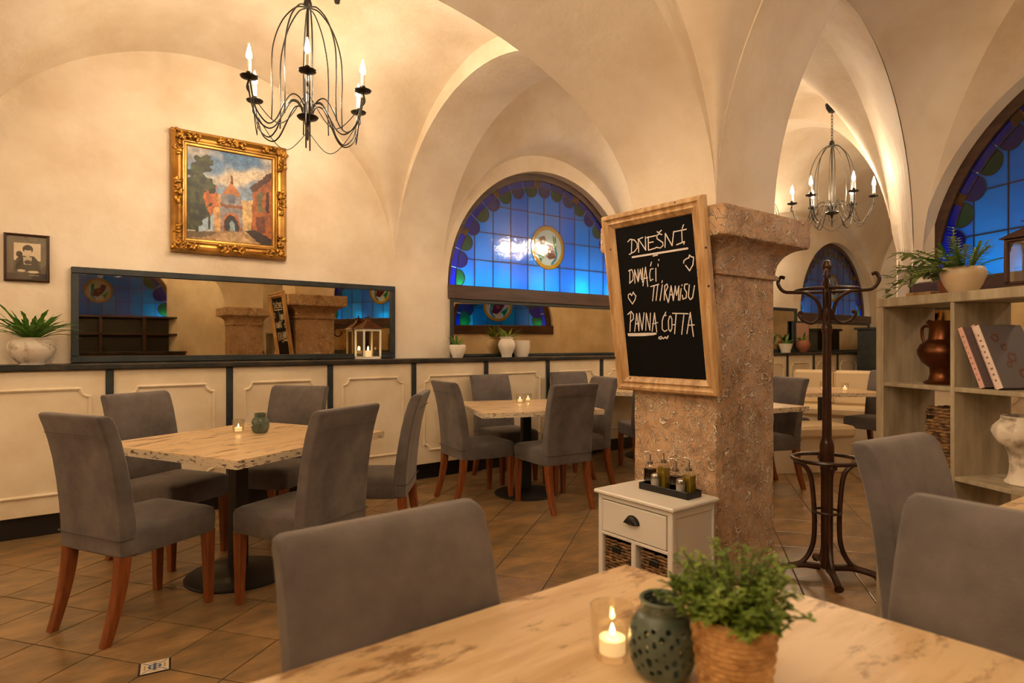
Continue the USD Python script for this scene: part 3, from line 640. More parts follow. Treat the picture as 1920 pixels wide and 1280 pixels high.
# ------------------------------------------------------------------ candles, holders and other table things
def candleglass(label, loc, s=1.0, strength=None):
    t = thing('candle_glass', label, 'candle holder', loc)
    part(t, 'glass', move(lathe([(0, .002), (.028, .001), (.032, .005), (.036, .03), (.0375, .085), (.0355, .0855), (.034, .03), (.029, .012), (0, .010)], 36), s=s), GLASSY, smooth=60)
    part(t, 'tealight', move(lathe([(0, .0105), (.0215, .0105), (.0215, .034), (.020, .0335), (.006, .031), (0, .0305)], 26), s=s), WAXGLOW)
    part(t, 'flame', move(lathe([(0, .037), (.0034, .0405), (.0038, .044), (.0026, .050), (.0010, .055), (0, .057)], 12), s=s), FLAME)
    part(t, 'wick', move(tube([(0, 0, .030), (.0006, 0, .039)], .0007, 5), s=s), PLASTICB)
    return t
def holder(label, loc, s, nh, seed, cat_='candle holder', name='perforated_holder'):
    """round pierced ceramic lantern"""
    t = thing(name, label, cat_, loc)
    R = [(.030, 0), (.040, .006), (.048, .025), (.0505, .045), (.048, .068), (.040, .086), (.0325, .093), (.0315, .097), (.0325, .112), (.0315, .1135)]
    C = manifold3d.CrossSection
    out = bez(R, 5); inn = [(r - .0035, max(z, .006)) for r, z in out]
    ok = lambda P: [P[0]] + [b for a, b in zip(P[:-1], P[1:]) if np.hypot(b[0] - a[0], b[1] - a[1]) > 2e-4]
    inn = ok([(r, z) for r, z in inn if z >= .0061])
    outl = np.array([(0.0, 0.0)] + [tuple(map(float, q)) for q in ok(list(out))] + inn[::-1] + [(0.0, inn[0][1])])
    mf = manifold3d.Manifold.revolve(C([outl]), 64)
    if mf.num_tri() == 0: mf = manifold3d.Manifold.revolve(C([outl[::-1]]), 64)
    g = np.random.default_rng(seed); cut = []
    for k in range(nh):
        z = .018 + .064 * ((k * .7549) % 1); a = k * .5698 * 2 * math.pi; rr = float(g.uniform(.0020, .0052))
        cy = manifold3d.Manifold.cylinder(.02, rr, rr, 7).translate((0, 0, .035)).rotate((0, 90, 0)).rotate((0, 0, math.degrees(a))).translate((0, 0, z))
        cut.append(cy)
    for row, z in enumerate((.100, .107)):
        for k in range(14):
            cut.append(manifold3d.Manifold.cylinder(.03, .0019, .0019, 7).translate((0, 0, .018)).rotate((0, 90, 0)).rotate((0, 0, 360 / 14 * (k + .5 * row))).translate((0, 0, z)))
    mf = mf - manifold3d.Manifold.batch_boolean(cut, manifold3d.OpType.Add)
    mm = mf.to_mesh(); bm = tm(mm.vert_properties[:, :3], mm.tri_verts)
    part(t, 'body', move(bm, s=s), CELADON, smooth=35)
    part(t, 'rim', move(lathe([(.0335, .1105), (.0345, .1125), (.0325, .1150), (.0305, .1135), (.0312, .1105)], 40), s=s), CELADON)
    return t
candleglass('clear glass with a burning tealight at the front of the foreground table', onz(1148, 1232, .75), 1.0)
holder('green pierced ceramic holder on the foreground table between candle and plant', onz(1242, 1262, .75), 1.05, 120, 3)
candleglass('small glass with a burning tealight beside the vase on the left table', onz(447, 811, .75), .92)
holder('green round ceramic vase with dark rim on the left table', onz(488, 811, .75), 1.0, 26, 5, 'vase', 'round_vase')
candleglass('small glass with a tealight on the middle table, the left of two', onz(975, 755, .75), .95)
candleglass('small glass on the middle table, right behind the other glass', onz(990, 752, .75), .85)
candleglass('glowing candle glass on the far table right of the coat stand', (6.95, 3.38, .75), 1.2)
candleglass('second small glowing candle glass on the far table, nearest the shelving unit', (7.10, 3.22, .75), 1.0)

def leaf(L, w, bend=.3, fold=.25, n=6):
    """a pointed leaf along +x, tip drooping"""
    V, F = [], []
    for i in range(n + 1):
        s = i / n; wd = w * (math.sin(math.pi * min(s * .93 + .05, 1)) ** .8); z = -bend * L * s * s
        V += [(L * s, -wd, z + fold * wd), (L * s, 0, z), (L * s, wd, z + fold * wd)]
    for i in range(n):
        a = i * 3; F += [(a, a + 3, a + 4), (a, a + 4, a + 1), (a + 1, a + 4, a + 5), (a + 1, a + 5, a + 2)]
    return tm(V, F)
def orient(m, yaw, pitch, loc, roll=0.0): return move(move(m, rx=roll, ry=-pitch), loc, rz=yaw)

# foreground plant in a woven pot
def wovenpot(R0, R1, H, rows=14, n=120, ph=18):
    V, prof = [], []
    zz = np.linspace(0, H, rows * 4 + 1); th = np.arange(n) / n * 2 * np.pi
    P = []
    for j, z in enumerate(zz):
        r = R0 + (R1 - R0) * z / H; row = j // 4; f = abs(math.sin(math.pi * (j % 4) / 4))
        P.append(np.c_[(r + .0028 * f * (1 + .6 * np.sin(ph * th + math.pi * row)))[:, None] * np.c_[np.cos(th), np.sin(th)], np.full(n, z)])
    P.append(np.c_[(R1 - .006) * np.cos(th), (R1 - .006) * np.sin(th), np.full(n, H + .003)]); P.append(np.c_[(R1 - .009) * np.cos(th), (R1 - .009) * np.sin(th), np.full(n, H - .03)])
    return loft(P)
pl = onz(1376, 1298, .75)
t = thing('potted_plant', 'bushy green plant in a woven straw pot on the foreground table', 'potted plant', pl)
part(t, 'woven_pot', wovenpot(.048, .062, .118), WICKERLIGHT, smooth=50)
part(t, 'soil', lathe([(0, .106), (.053, .104)], 24), SOIL)
g = np.random.default_rng(11); lv, st = [], []
for k in range(120):
    a = g.uniform(0, 2 * math.pi); el = math.asin(g.uniform(.22, 1)); L = g.uniform(.055, .108) * (1.1 if el > .7 else .92)
    d = np.array([math.cos(a) * math.cos(el), math.sin(a) * math.cos(el), math.sin(el)]); b0 = np.array([math.cos(a) * .03 * g.random(), math.sin(a) * .03 * g.random(), .105])
    pts = [b0 + d * L * s + np.array([0, 0, .02 * s * (1 - s)]) for s in np.linspace(0, 1, 5)]; st.append(tube(pts, .0011, 4))
    for i in range(11):
        s = .28 + .72 * i / 10; p = b0 + d * L * s
        for sd in (0, 1):
            lv.append(orient(leaf(g.uniform(.011, .017), g.uniform(.0030, .0046), .35, .3, 3), a + (2.4 * i + math.pi * sd) + g.normal() * .3, g.uniform(-.1, .9), p))
part(t, 'stems', cat(st), STEM, kind='stuff'); part(t, 'foliage', cat(lv), LEAF2, smooth=False, kind='stuff')

# ------------------------------------------------------------------ white cabinet with drawer and baskets
cx0, cx1, cy0, cy1, ct = 2.234, 2.590, 1.757, 2.262, .53
t = thing('side_cabinet', 'small white cabinet with one drawer and two wicker baskets, against the stone pillar', 'cabinet', (cx0, cy0, 0))
W, D = cy1 - cy0, cx1 - cx0; o = .018
part(t, 'cabinet_top', bx(0, D, 0, W, ct - .02, ct, .007), WHITEPAINT, smooth=25)
body = [bx(o, o + .03, o, o + .03, 0, ct - .02), bx(o, o + .03, W - o - .03, W - o, 0, ct - .02), bx(D - .032, D - .006, o, o + .03, 0, ct - .02), bx(D - .032, D - .006, W - o - .03, W - o, 0, ct - .02),
        bx(o + .008, D - .01, o + .006, o + .016, .05, ct - .02), bx(o + .008, D - .01, W - o - .016, W - o - .006, .05, ct - .02), bx(o, D - .01, o + .001, o + .03, .04, .08), bx(o, D - .01, W - o - .03, W - o - .001, .04, .08), bx(o + .02, D - .01, o + .001, o + .028, ct - .06, ct - .02),
        bx(D - .02, D - .01, o, W - o, .05, ct - .02), bx(o, D - .02, o, W - o, .04, .06), bx(o, D - .02, o + .02, W - o - .02, .305, .322), bx(o, D - .02, W / 2 - .014, W / 2 + .014, .05, .31), bx(o, o + .02, o + .02, W - o - .02, ct - .045, ct - .02)]
part(t, 'carcass', cat(body), WHITEPAINT, smooth=25)
dr = part(t, 'drawer', bx(o - .002, .3, o + .034, W - o - .034, .326, ct - .049, .003), WHITEPAINT, smooth=25)
a = np.linspace(0, np.pi, 15)
cup = [np.c_[-.022 * np.sin(b_) * np.ones(15) + o - .002, W / 2 + .042 * np.cos(a) * math.cos(b_ * .0) , .405 + .036 * np.sin(a) * math.cos(b_)] for b_ in np.linspace(0, np.pi / 2, 6)]
hm = tm(np.vstack(cup), grid_faces(6, 15)); part(dr, 'cup_handle', cat(hm, tube(np.c_[np.full(15, o - .003), W / 2 + .042 * np.cos(a), .405 + .036 * np.sin(a)], .003, 6), tube(np.c_[o - .002 - .022 * np.sin(a), W / 2 + .042 * np.cos(a), np.full(15, .405)], .0028, 6)), DARKIRON, label='dark metal cup handle')
def weave(hx, hy, z0, z1, rows, amp=.005, r=.0075, n=72, bul=0.0):
    """rows of strands woven in and out round a box"""
    ms = []
    base = Polygon(rrect(hx, hy, .02, 5)); ln = base.exterior.length
    pts = np.array([base.exterior.interpolate(ln * k / n).coords[0] for k in range(n)]); nr = pts / np.linalg.norm(pts, axis=1, keepdims=True)
    for j in range(rows):
        z = z0 + (z1 - z0) * (j + .5) / rows; f = 1 + bul * (z - z0) / (z1 - z0)
        off = amp * np.sin(np.arange(n) / n * 2 * np.pi * (n // 6) + math.pi * j)
        ms.append(tube(np.c_[pts * f + nr * off[:, None], z + .002 * np.sin(np.arange(n) * 1.7 + j)], r, 5, closed=True))
    return cat(ms)
for sgn, yc in ((1, W * .25 + .008), (-1, W * .75 - .008)):
    bs = thing('wicker_basket', 'dark wicker basket in the ' + ('right' if sgn > 0 else 'left') + ' opening of the white cabinet', 'basket', (cx0 + o + .165, cy0 + yc, .062))
    part(bs, 'weave', weave(.145, .088, .002, .225, 15), WICKER, smooth=60); part(bs, 'liner', cat(bx(-.138, .138, -.081, .081, .003, .012), bx(-.14, -.134, -.08, .08, .005, .215), bx(.134, .14, -.08, .08, .005, .215)), SOIL)
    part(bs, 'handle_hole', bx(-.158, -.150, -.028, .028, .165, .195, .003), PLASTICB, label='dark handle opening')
# cruet set
tq = onz(1266, 912, ct + .0)
tr = thing('condiment_tray', 'black tray on the white cabinet holding oil bottles and shakers', 'tray', (2.47, 1.965, ct), 0)
part(tr, 'tray', cat(bx(-.055, .055, -.15, .15, 0, .008), bx(-.055, -.05, -.15, .15, .004, .034), bx(.05, .055, -.15, .15, .004, .034), bx(-.052, .052, -.15, -.145, .004, .034), bx(-.052, .052, .145, .15, .004, .034)), PLASTICB)
def bottle(label, loc, liquid, frac, h=.12):
    t = thing('oil_bottle', label, 'bottle', loc)
    sq = lambda r, z: np.c_[rrect(r, r, .006, 4), np.full(16, z)]
    part(t, 'glass', loft([sq(.024, 0), sq(.026, .004), sq(.026, h - .02), sq(.02, h - .008), sq(.012, h)]), GLASSY, smooth=30)
    part(t, 'liquid', loft([sq(.0225, .004), sq(.0235, .006), sq(.0235, (h - .02) * frac)]), liquid, smooth=30)
    part(t, 'stopper', lathe([(0, h - .002), (.014, h), (.014, h + .012), (.006, h + .018), (0, h + .019)], 16), STEEL)
    part(t, 'spout', tube(bez([(0, 0, h + .01), (0, 0, h + .05), (-.004, .012, h + .062), (-.01, .03, h + .058)], 5), .0032, 6), STEEL)
    return t
def shaker(label, loc):
    t = thing('shaker', label, 'shaker', loc)
    part(t, 'glass', lathe([(0, 0), (.02, 0), (.022, .004), (.022, .062), (.0, .063)], 20), plain_glass, smooth=40)
    part(t, 'cap', lathe([(.0225, .058), (.0225, .07), (.018, .08), (.006, .084), (0, .084)], 20), STEEL)
plain_glass = plain('frosted_shaker', srgb(176, 172, 166), .2, .5)
bz = ct + .008
bottle('rear left oil bottle on the condiment tray, dark below and yellow above', (2.495, 2.02, bz), OIL, .98, .13)
bottle('slim left bottle with dark vinegar on the condiment tray', (2.475, 2.09, bz), VINEGAR, .97, .115)
bottle('rear right oil bottle with tall spout on the condiment tray', (2.495, 1.865, bz), OIL, .97, .115)
bottle('middle dark vinegar bottle with pump on the condiment tray', (2.49, 1.94, bz), VINEGAR, .97, .10)
shaker('left metal-capped shaker at the front of the condiment tray', (2.441, 2.03, bz)); shaker('right metal-capped shaker at the front of the condiment tray', (2.441, 1.875, bz))

# ------------------------------------------------------------------ chalkboard leaning on the pillar
TRc, TLc, BLc, BRc = onx(1330, 363, 2.44), onx(1143, 405, 2.44), onx(1150, 727, 2.575), onx(1342, 742, 2.575)
o_ = (BLc + BRc + TLc + TRc) / 4
ex = np.array([0, -1.0, 0]); wd = .5 * (abs(TLc[1] - TRc[1]) + abs(BLc[1] - BRc[1])); hv = (TLc + TRc - BLc - BRc) / 2; hh = np.linalg.norm(hv); hv[1] = 0; ez = hv / np.linalg.norm(hv); ey = np.cross(ez, ex)   # ey points into the pillar
if ey[0] < 0: ey = -ey
def bd(m):
    m = m.copy(); v = m.vertices; m.vertices = v[:, :1] * ex + v[:, 1:2] * ey + v[:, 2:3] * ez; return m
t = thing('chalkboard', 'large black menu chalkboard in a knotty pine frame on the stone pillar', 'chalkboard', o_)
hw, hh2 = wd / 2, hh / 2; fw = .078
part(t, 'board', bd(bx(-hw + fw - .01, hw - fw + .01, .004, .014, -hh2 + fw - .01, hh2 - fw + .01)), CHALKB, smooth=False)
prof = [(0, .02), (0, -.012), (.008, -.024), (.022, -.026), (.032, -.016), (.040, -.014), (.05, -.020), (.06, -.012), (.072, -.004), (fw, .006), (fw, .02)]
for (ax_, ay_), (bx_, by_), (nx_, ny_) in (((-hw, hh2), (hw, hh2), (0, -1)), ((hw, hh2), (hw, -hh2), (-1, 0)), ((hw, -hh2), (-hw, -hh2), (0, 1)), ((-hw, -hh2), (-hw, hh2), (1, 0))):
    dxy = np.sign([bx_ - ax_, by_ - ay_])
    r0 = np.array([(ax_ + nx_ * s + dxy[0] * s, y_, ay_ + ny_ * s + dxy[1] * s) for s, y_ in prof]); r1 = np.array([(bx_ + nx_ * s - dxy[0] * s, y_, by_ + ny_ * s - dxy[1] * s) for s, y_ in prof])
    part(t, 'frame_rail', bd(loft([r0, r1])), PINE, smooth=25)
ST6 = [[(275, 600), (300, 572), (345, 580), (375, 615), (378, 665), (350, 705), (290, 738)], [(318, 585), (313, 720)], [(393, 712), (390, 590), (395, 570)], [(385, 575), (437, 553)], [(393, 575), (470, 690), (466, 545)], [(500, 690), (497, 545)], [(480, 555), (578, 533)], [(500, 612), (552, 600)], [(500, 692), (577, 668)],
 [(645, 522), (620, 512), (592, 530), (592, 565), (625, 588), (657, 608), (658, 640), (630, 668), (583, 660)], [(595, 490), (612, 503), (640, 475)], [(680, 660), (684, 510), (758, 642), (775, 488)], [(775, 492), (912, 463)], [(862, 478), (868, 610)], [(808, 632), (892, 598), (885, 626)], [(868, 455), (882, 415)],
 [(550, 755), (597, 745)], [(297, 905), (296, 1050)], [(283, 918), (318, 903), (335, 950), (330, 1018), (294, 1052)], [(352, 1050), (348, 905), (388, 1035), (386, 900)], [(388, 1035), (412, 900), (424, 1010), (436, 888), (434, 1040)], [(440, 1078), (468, 878), (492, 1086)], [(450, 1000), (490, 992)], [(550, 893), (522, 900), (512, 960), (520, 1025), (548, 1008)], [(522, 862), (533, 822)], [(580, 890), (582, 1030)], [(605, 866), (604, 843)], [(612, 801), (613, 796)],
 [(905, 858), (948, 915), (985, 850), (992, 768), (968, 764), (946, 745), (940, 775), (912, 785), (885, 808), (884, 832)], [(525, 1088), (612, 1063)], [(562, 1080), (545, 1242)], [(602, 1070), (582, 1240)], [(651, 1025), (646, 1045)], [(651, 1070), (626, 1240)], [(672, 1235), (677, 1080), (702, 1060), (712, 1092), (682, 1150), (716, 1262)], [(720, 1250), (746, 1080), (771, 1240)], [(730, 1182), (765, 1172)], [(771, 1240), (792, 1082), (806, 1182), (832, 1082), (826, 1236)],
 [(856, 1110), (842, 1236)], [(864, 1078), (866, 1070)], [(926, 1060), (896, 1064), (890, 1110), (916, 1150), (911, 1210), (876, 1226), (868, 1182)], [(945, 1070), (935, 1198), (956, 1230), (981, 1210), (1002, 1078)], [(325, 1278), (280, 1212), (279, 1180), (300, 1163), (316, 1187), (335, 1148), (345, 1172), (363, 1190), (351, 1236), (325, 1278)]]
ST7 = [[(298, 412), (306, 215)], [(274, 228), (310, 195), (336, 230), (336, 275), (303, 312)], [(349, 412), (371, 220), (396, 407)], [(358, 332), (392, 326)], [(396, 405), (401, 215), (431, 397), (452, 210)], [(470, 402), (476, 215), (515, 402), (521, 215)], [(540, 412), (566, 213), (590, 417)], [(545, 332), (600, 317)], [(692, 237), (665, 246), (650, 300), (650, 390), (675, 415), (702, 400)], [(674, 236), (689, 203)],
 [(730, 250), (716, 300), (720, 390), (740, 415), (756, 380), (756, 280), (742, 247), (730, 250)], [(763, 216), (932, 221)], [(802, 220), (785, 438)], [(768, 342), (782, 341)], [(886, 235), (862, 444)], [(919, 437), (956, 208), (990, 467)], [(929, 346), (998, 343)], [(640, 468), (614, 478), (614, 492), (636, 497), (650, 480), (664, 493), (684, 474), (694, 490), (716, 462), (704, 490)]]
THICK = [([(325, 768), (925, 672)], 0), ([(280, 443), (580, 438)], 1), ([(284, 456), (440, 455), (560, 444)], 1)]
def topx(p, k): return (1130 + p[0] / 5.818, (350, 550)[k] + p[1] / 5.818)
def onboard(u, v):
    d = ray(u, v); q = C0 + d * (((o_ + ey * .0035) - C0) @ ey) / (d @ ey) - o_; return (q @ ex, q @ ez)
lines = [LineString([onboard(*topx(p, 0)) for p in s_]).buffer(.0031) for s_ in ST6] + [LineString([onboard(*topx(p, 1)) for p in s_]).buffer(.0031) for s_ in ST7] + [LineString([onboard(*topx(p, k)) for p in s_]).buffer(.0052) for s_, k in THICK]
wm = vert(prism(unary_union(lines).simplify(.0004), .0012)); wm.apply_translation((0, .0029, 0))
part(t, 'chalk_writing', bd(wm), CHALK, smooth=False, label='white handwritten menu lettering with hearts')

# ------------------------------------------------------------------ coat stand
t = thing('coat_stand', 'dark bentwood coat stand with curled hooks, right of the stone pillar', 'coat stand', (3.385, 1.630, 0), 25)
part(t, 'pole', lathe([(0, .05), (.03, .05), (.03, .62), (.036, .63), (.036, .72), (.031, .74), (.024, .76), (.021, 1.33), (.027, 1.34), (.027, 1.36), (.022, 1.38), (.022, 1.56), (.027, 1.57), (.026, 1.60), (.014, 1.63), (.022, 1.645), (.014, 1.66), (.024, 1.685), (.025, 1.70), (.018, 1.722), (0, 1.73)], 24), BENTWOOD)
circ = lambda r, z, n=40: [(r * math.cos(q), r * math.sin(q), z) for q in np.linspace(0, 2 * np.pi, n, endpoint=False)]
part(t, 'umbrella_ring', tube(circ(.172, .645), .0115, 8, closed=True), BENTWOOD)
part(t, 'hat_ring', tube(circ(.155, 1.565), .009, 8, closed=True), BENTWOOD)
for k in range(4):
    a = k * math.pi / 2 + .24; rt = lambda P: [(r * math.cos(a), r * math.sin(a), z) for r, z in bez(P, 7)]
    part(t, 'leg', cat(tube(rt([(.165, .625), (.12, .61), (.085, .56), (.070, .46), (.062, .3), (.072, .17), (.12, .08), (.20, .048)]), .013, 8), tube(rt([(.035, .055), (.12, .06), (.2, .045), (.245, .028)]), [.018] * 21 + [.024], 8)), BENTWOOD)
    a = k * math.pi / 2; part(t, 'hook', tube(rt([(.024, 1.40), (.045, 1.50), (.10, 1.55), (.155, 1.557), (.215, 1.565), (.245, 1.61), (.232, 1.645), (.21, 1.64)]), .0095, 8), BENTWOOD)
    part(t, 'lower_hook', tube(rt([(.024, 1.46), (.04, 1.41), (.075, 1.385), (.115, 1.40), (.137, 1.43), (.13, 1.448), (.118, 1.438)]), .0085, 8), BENTWOOD)
part(t, 'brace_ring', tube(circ(.070, .36), .007, 6, closed=True), BENTWOOD)

# ------------------------------------------------------------------ shelving unit
SH = 1.477
s0 = onz(1642, 560.5, SH)[:2]
FS = Frame(s0, RD)
t = thing('shelving_unit', 'tall whitewashed open cube shelving unit on the right', 'shelf', (s0[0], s0[1], 0), FS.deg())
bt, it, cl = .04, .018, .335; SW = 2 * bt + 2 * cl + it; SD = .285
part(t, 'side_panel', bx(0, bt, 0, SD, 0, SH - bt, .003), GREYWOOD); part(t, 'side_panel', bx(SW - bt, SW, 0, SD, 0, SH - bt, .003), GREYWOOD)
part(t, 'top_panel', bx(0, SW, 0, SD, SH - bt, SH, .003), GREYWOOD); part(t, 'bottom_panel', bx(bt, SW - bt, 0, SD, 0, bt, .003), GREYWOOD)
part(t, 'divider', bx(bt + cl, bt + cl + it, .002, SD - .002, bt, SH - bt, .002), GREYWOOD)
SZ = []
for k in range(1, 4):
    z = bt + k * cl + (k - 1) * it; SZ.append(z + it)
    for q in (0, 1): part(t, 'shelf_board', bx(bt + q * (cl + it), bt + q * (cl + it) + cl, .003, SD - .003, z, z + it, .002), GREYWOOD)
def onshelf(x, y, z): return FS.p(x, y, z)
z1, z2 = SZ[2], SZ[1]
# copper jug
t = thing('copper_jug', 'dark copper two-handled jug in the upper left compartment of the shelving unit', 'jug', onshelf(.232, .12, z1), FS.deg())
JS = 1.0
part(t, 'body', lathe([(a_ * 1.08, b_) for a_, b_ in [(0, 0), (.062, 0), (.066, .008), (.048, .02), (.042, .045), (.044, .07), (.07, .095), (.084, .125), (.086, .145), (.075, .17), (.055, .185), (.048, .195), (.045, .235), (.052, .262), (.056, .27), (.052, .268), (.042, .235), (.04, .2), (0, .19)]], 40), COPPER, smooth=50)
for sg in (-1, 1): part(t, 'handle', tube([(sg * r, 0, z) for r, z in bez([(.05, .24), (.08, .25), (.10, .24), (.101, .205), (.09, .175), (.09, .15)], 6)], .0065, 7), COPPER)
part(t, 'spout', tube([(-.048, 0, .262), (-.066, 0, .268), (-.078, 0, .262)], [.012, .01, .005], 7), COPPER)
# books
def book(label, x, y, rot_lean, w, h, d, covercol, spinecol, seed):
    """a book leaning to the left: spine to the front"""
    t = thing('book', label, 'book', onshelf(x, y, z1), FS.deg())
    R = lambda m: move(m, ry=rot_lean)
    up = w * abs(math.sin(rot_lean)) * 0
    cov = plain(f'cover_{seed}', covercol, .5); spn = plain(f'spine_{seed}', spinecol, .5)
    off = np.array([0, 0, 0.0])
    part(t, 'cover', R(cat(bx(0, .003, 0, d, 0, h, .001), bx(w - .003, w, 0, d, 0, h, .001))), cov)
    part(t, 'pages', R(bx(.003, w - .003, .004, d - .004, .004, h - .004, .001)), SLEEVE)
    part(t, 'spine', R(bx(0, w, -.002, .002, 0, h, .001)), spn)
    g = np.random.default_rng(seed); dots = []
    for k in range(9): zc = h * (.12 + .8 * k / 9); dots.append(bx(w * .3, w * (.45 + .25 * g.random()), -.003, -.0015, zc, zc + h * .03, .0003))
    part(t, 'spine_print', R(cat(dots)), plain(f'ink_{seed}', srgb(170, 110, 100) if seed == 31 else srgb(128, 108, 106), .6))
    return t
ln_ = math.radians(-22)
book('thin book with a pink spine, leaning furthest left of the leaning books', .487, .02, ln_, .020, .25, .19, srgb(120, 104, 104), srgb(214, 170, 156), 31)
book('pink-spined book leaning between the thin leftmost book and the grey book', .512, .06, ln_, .016, .262, .15, srgb(120, 104, 104), srgb(214, 180, 166), 32)
bk = book('large grey book with brown motifs on its cover, leaning in the shelving unit', .552, .02, ln_, .026, .255, .20, srgb(112, 104, 104), srgb(222, 200, 188), 33)
mo = []
for (yy, zz, rr) in ((.05, .20, .018), (.075, .16, .014), (.095, .12, .02), (.07, .09, .012), (.12, .055, .02)):
    mo.append(move(lathe([(rr * .55, 0), (rr, 0), (rr, .0008), (rr * .55, .0008)], 14), (.0262, yy, zz), ry=math.pi / 2)); mo.append(bx(.026, .0268, yy - .004, yy + .022, zz + .01, zz + .016, .0002))
part(bk, 'cover_motif', move(cat(mo), ry=ln_), plain('motif_ink', srgb(112, 72, 52), .6))
# basket, urn
t = thing('storage_basket', 'tall brown woven basket in the lower left compartment of the shelving unit', 'basket', onshelf(.298, .145, z2), FS.deg())
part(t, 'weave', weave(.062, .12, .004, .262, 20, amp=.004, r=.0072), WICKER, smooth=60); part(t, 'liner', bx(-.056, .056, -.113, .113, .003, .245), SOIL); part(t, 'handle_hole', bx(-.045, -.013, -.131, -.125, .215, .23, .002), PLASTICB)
t = thing('urn', 'chipped white footed urn in the lower right compartment of the shelving unit', 'urn', onshelf(.575, .13, z2), FS.deg())
bumps = lambda th, j: 1 + .05 * np.sin(9 * th) * ((j > 9) & (j < 17)) + .03 * np.sin(5 * th + 1.7 * j) * ((j > 8) & (j < 18))
part(t, 'body', lathe([(0, 0), (.062, 0), (.068, .004), (.068, .012), (.060, .02), (.055, .04), (.052, .07), (.054, .10), (.06, .125), (.066, .14), (.088, .155), (.098, .175), (.102, .195), (.100, .212), (.090, .228), (.078, .238), (.074, .244), (.080, .25), (.078, .256), (.068, .254), (.064, .235), (0, .225)], 54, fn=bumps), CERAMIC, smooth=50)
# things on top of the unit
t = thing('bowl_planter', 'round beige bowl planter with green plant on top of the shelving unit', 'potted plant', onshelf(.335, .11, SH), FS.deg())
part(t, 'bowl', lathe([(a_ * .86, b_ * .95) for a_, b_ in [(0, 0), (.05, 0), (.055, .004), (.075, .035), (.09, .07), (.094, .09), (.088, .104), (.082, .112), (.08, .11), (.084, .1), (.08, .09), (0, .085)]], 40), BEIGECER, smooth=60)
part(t, 'soil', lathe([(0, .090), (.068, .088)], 24), SOIL)
g = np.random.default_rng(5)
for k in range(22):
    a = g.uniform(0, 2 * math.pi); el = g.uniform(.25, 1.35); L = g.uniform(.12, .21); b0 = np.array([math.cos(a) * .03, math.sin(a) * .03, .09]); d = np.array([math.cos(a) * math.cos(el), math.sin(a) * math.cos(el), math.sin(el)])
    pts = [b0 + d * L * s + np.array([0, 0, -.06 * s * s * math.cos(el)]) for s in np.linspace(0, 1, 6)]; ms = [tube(pts, .0016, 4)]
    for i in range(1, 12):
        s = i / 11; p = b0 + d * L * s + np.array([0, 0, -.06 * s * s * math.cos(el)])
        for sd in (-1, 1): ms.append(orient(leaf(.042 * (1.1 - .5 * s), .0065, .3, .2, 3), a + sd * .75, el * .5, p))
    part(t, 'frond', cat(ms), (LEAF3, LEAF2, LEAF)[k % 3], smooth=False)
t = thing('trailing_plant', 'leafy trailing plant hanging left over the top of the shelving unit', 'plant', onshelf(.19, .20, SH), FS.deg())
part(t, 'pot', lathe([(0, 0), (.035, 0), (.045, .07), (.042, .07), (0, .06)], 24), TERRA)
g = np.random.default_rng(9)
stems = [((-.24, -.02, .22), .05), ((-.20, -.05, .15), .03), ((-.26, -.06, .055), .06), ((-.20, -.10, .10), .06), ((-.13, -.08, .19), .03), ((-.17, -.12, .02), .07), ((-.10, .0, .18), .02), ((.05, -.02, .17), .02), ((-.06, -.12, .06), .07), ((.0, -.05, .2), .02)]
for (ex_, ey_, ez_), sag in stems:
    b0 = np.array([0, 0, .05]); e1 = np.array([ex_, ey_, ez_]); P_ = [b0 + (e1 - b0) * s + np.array([0, 0, sag * 4 * s * (1 - s)]) for s in np.linspace(0, 1, 10)]; ms = [tube(P_, .002, 5)]
    yaw = math.atan2(ey_, ex_)
    for i in range(2, 10):
        for sd in (-1, 1): ms.append(orient(leaf(g.uniform(.048, .068), .0125, .25, .2, 4), yaw + sd * g.uniform(.6, 1.0), g.uniform(-.3, .5), P_[i]))
    ms.append(orient(leaf(.05, .009, .2, .2, 4), yaw, .3, P_[-1]))
    part(t, 'spray', cat(ms), LEAF3, smooth=False)
t = thing('wooden_board', 'pale wooden block lying on the left end of the shelving unit top', 'wooden block', onshelf(.075, .20, SH), FS.deg())
part(t, 'block', bx(-.065, .065, -.05, .05, 0, .028, .004), PINE)
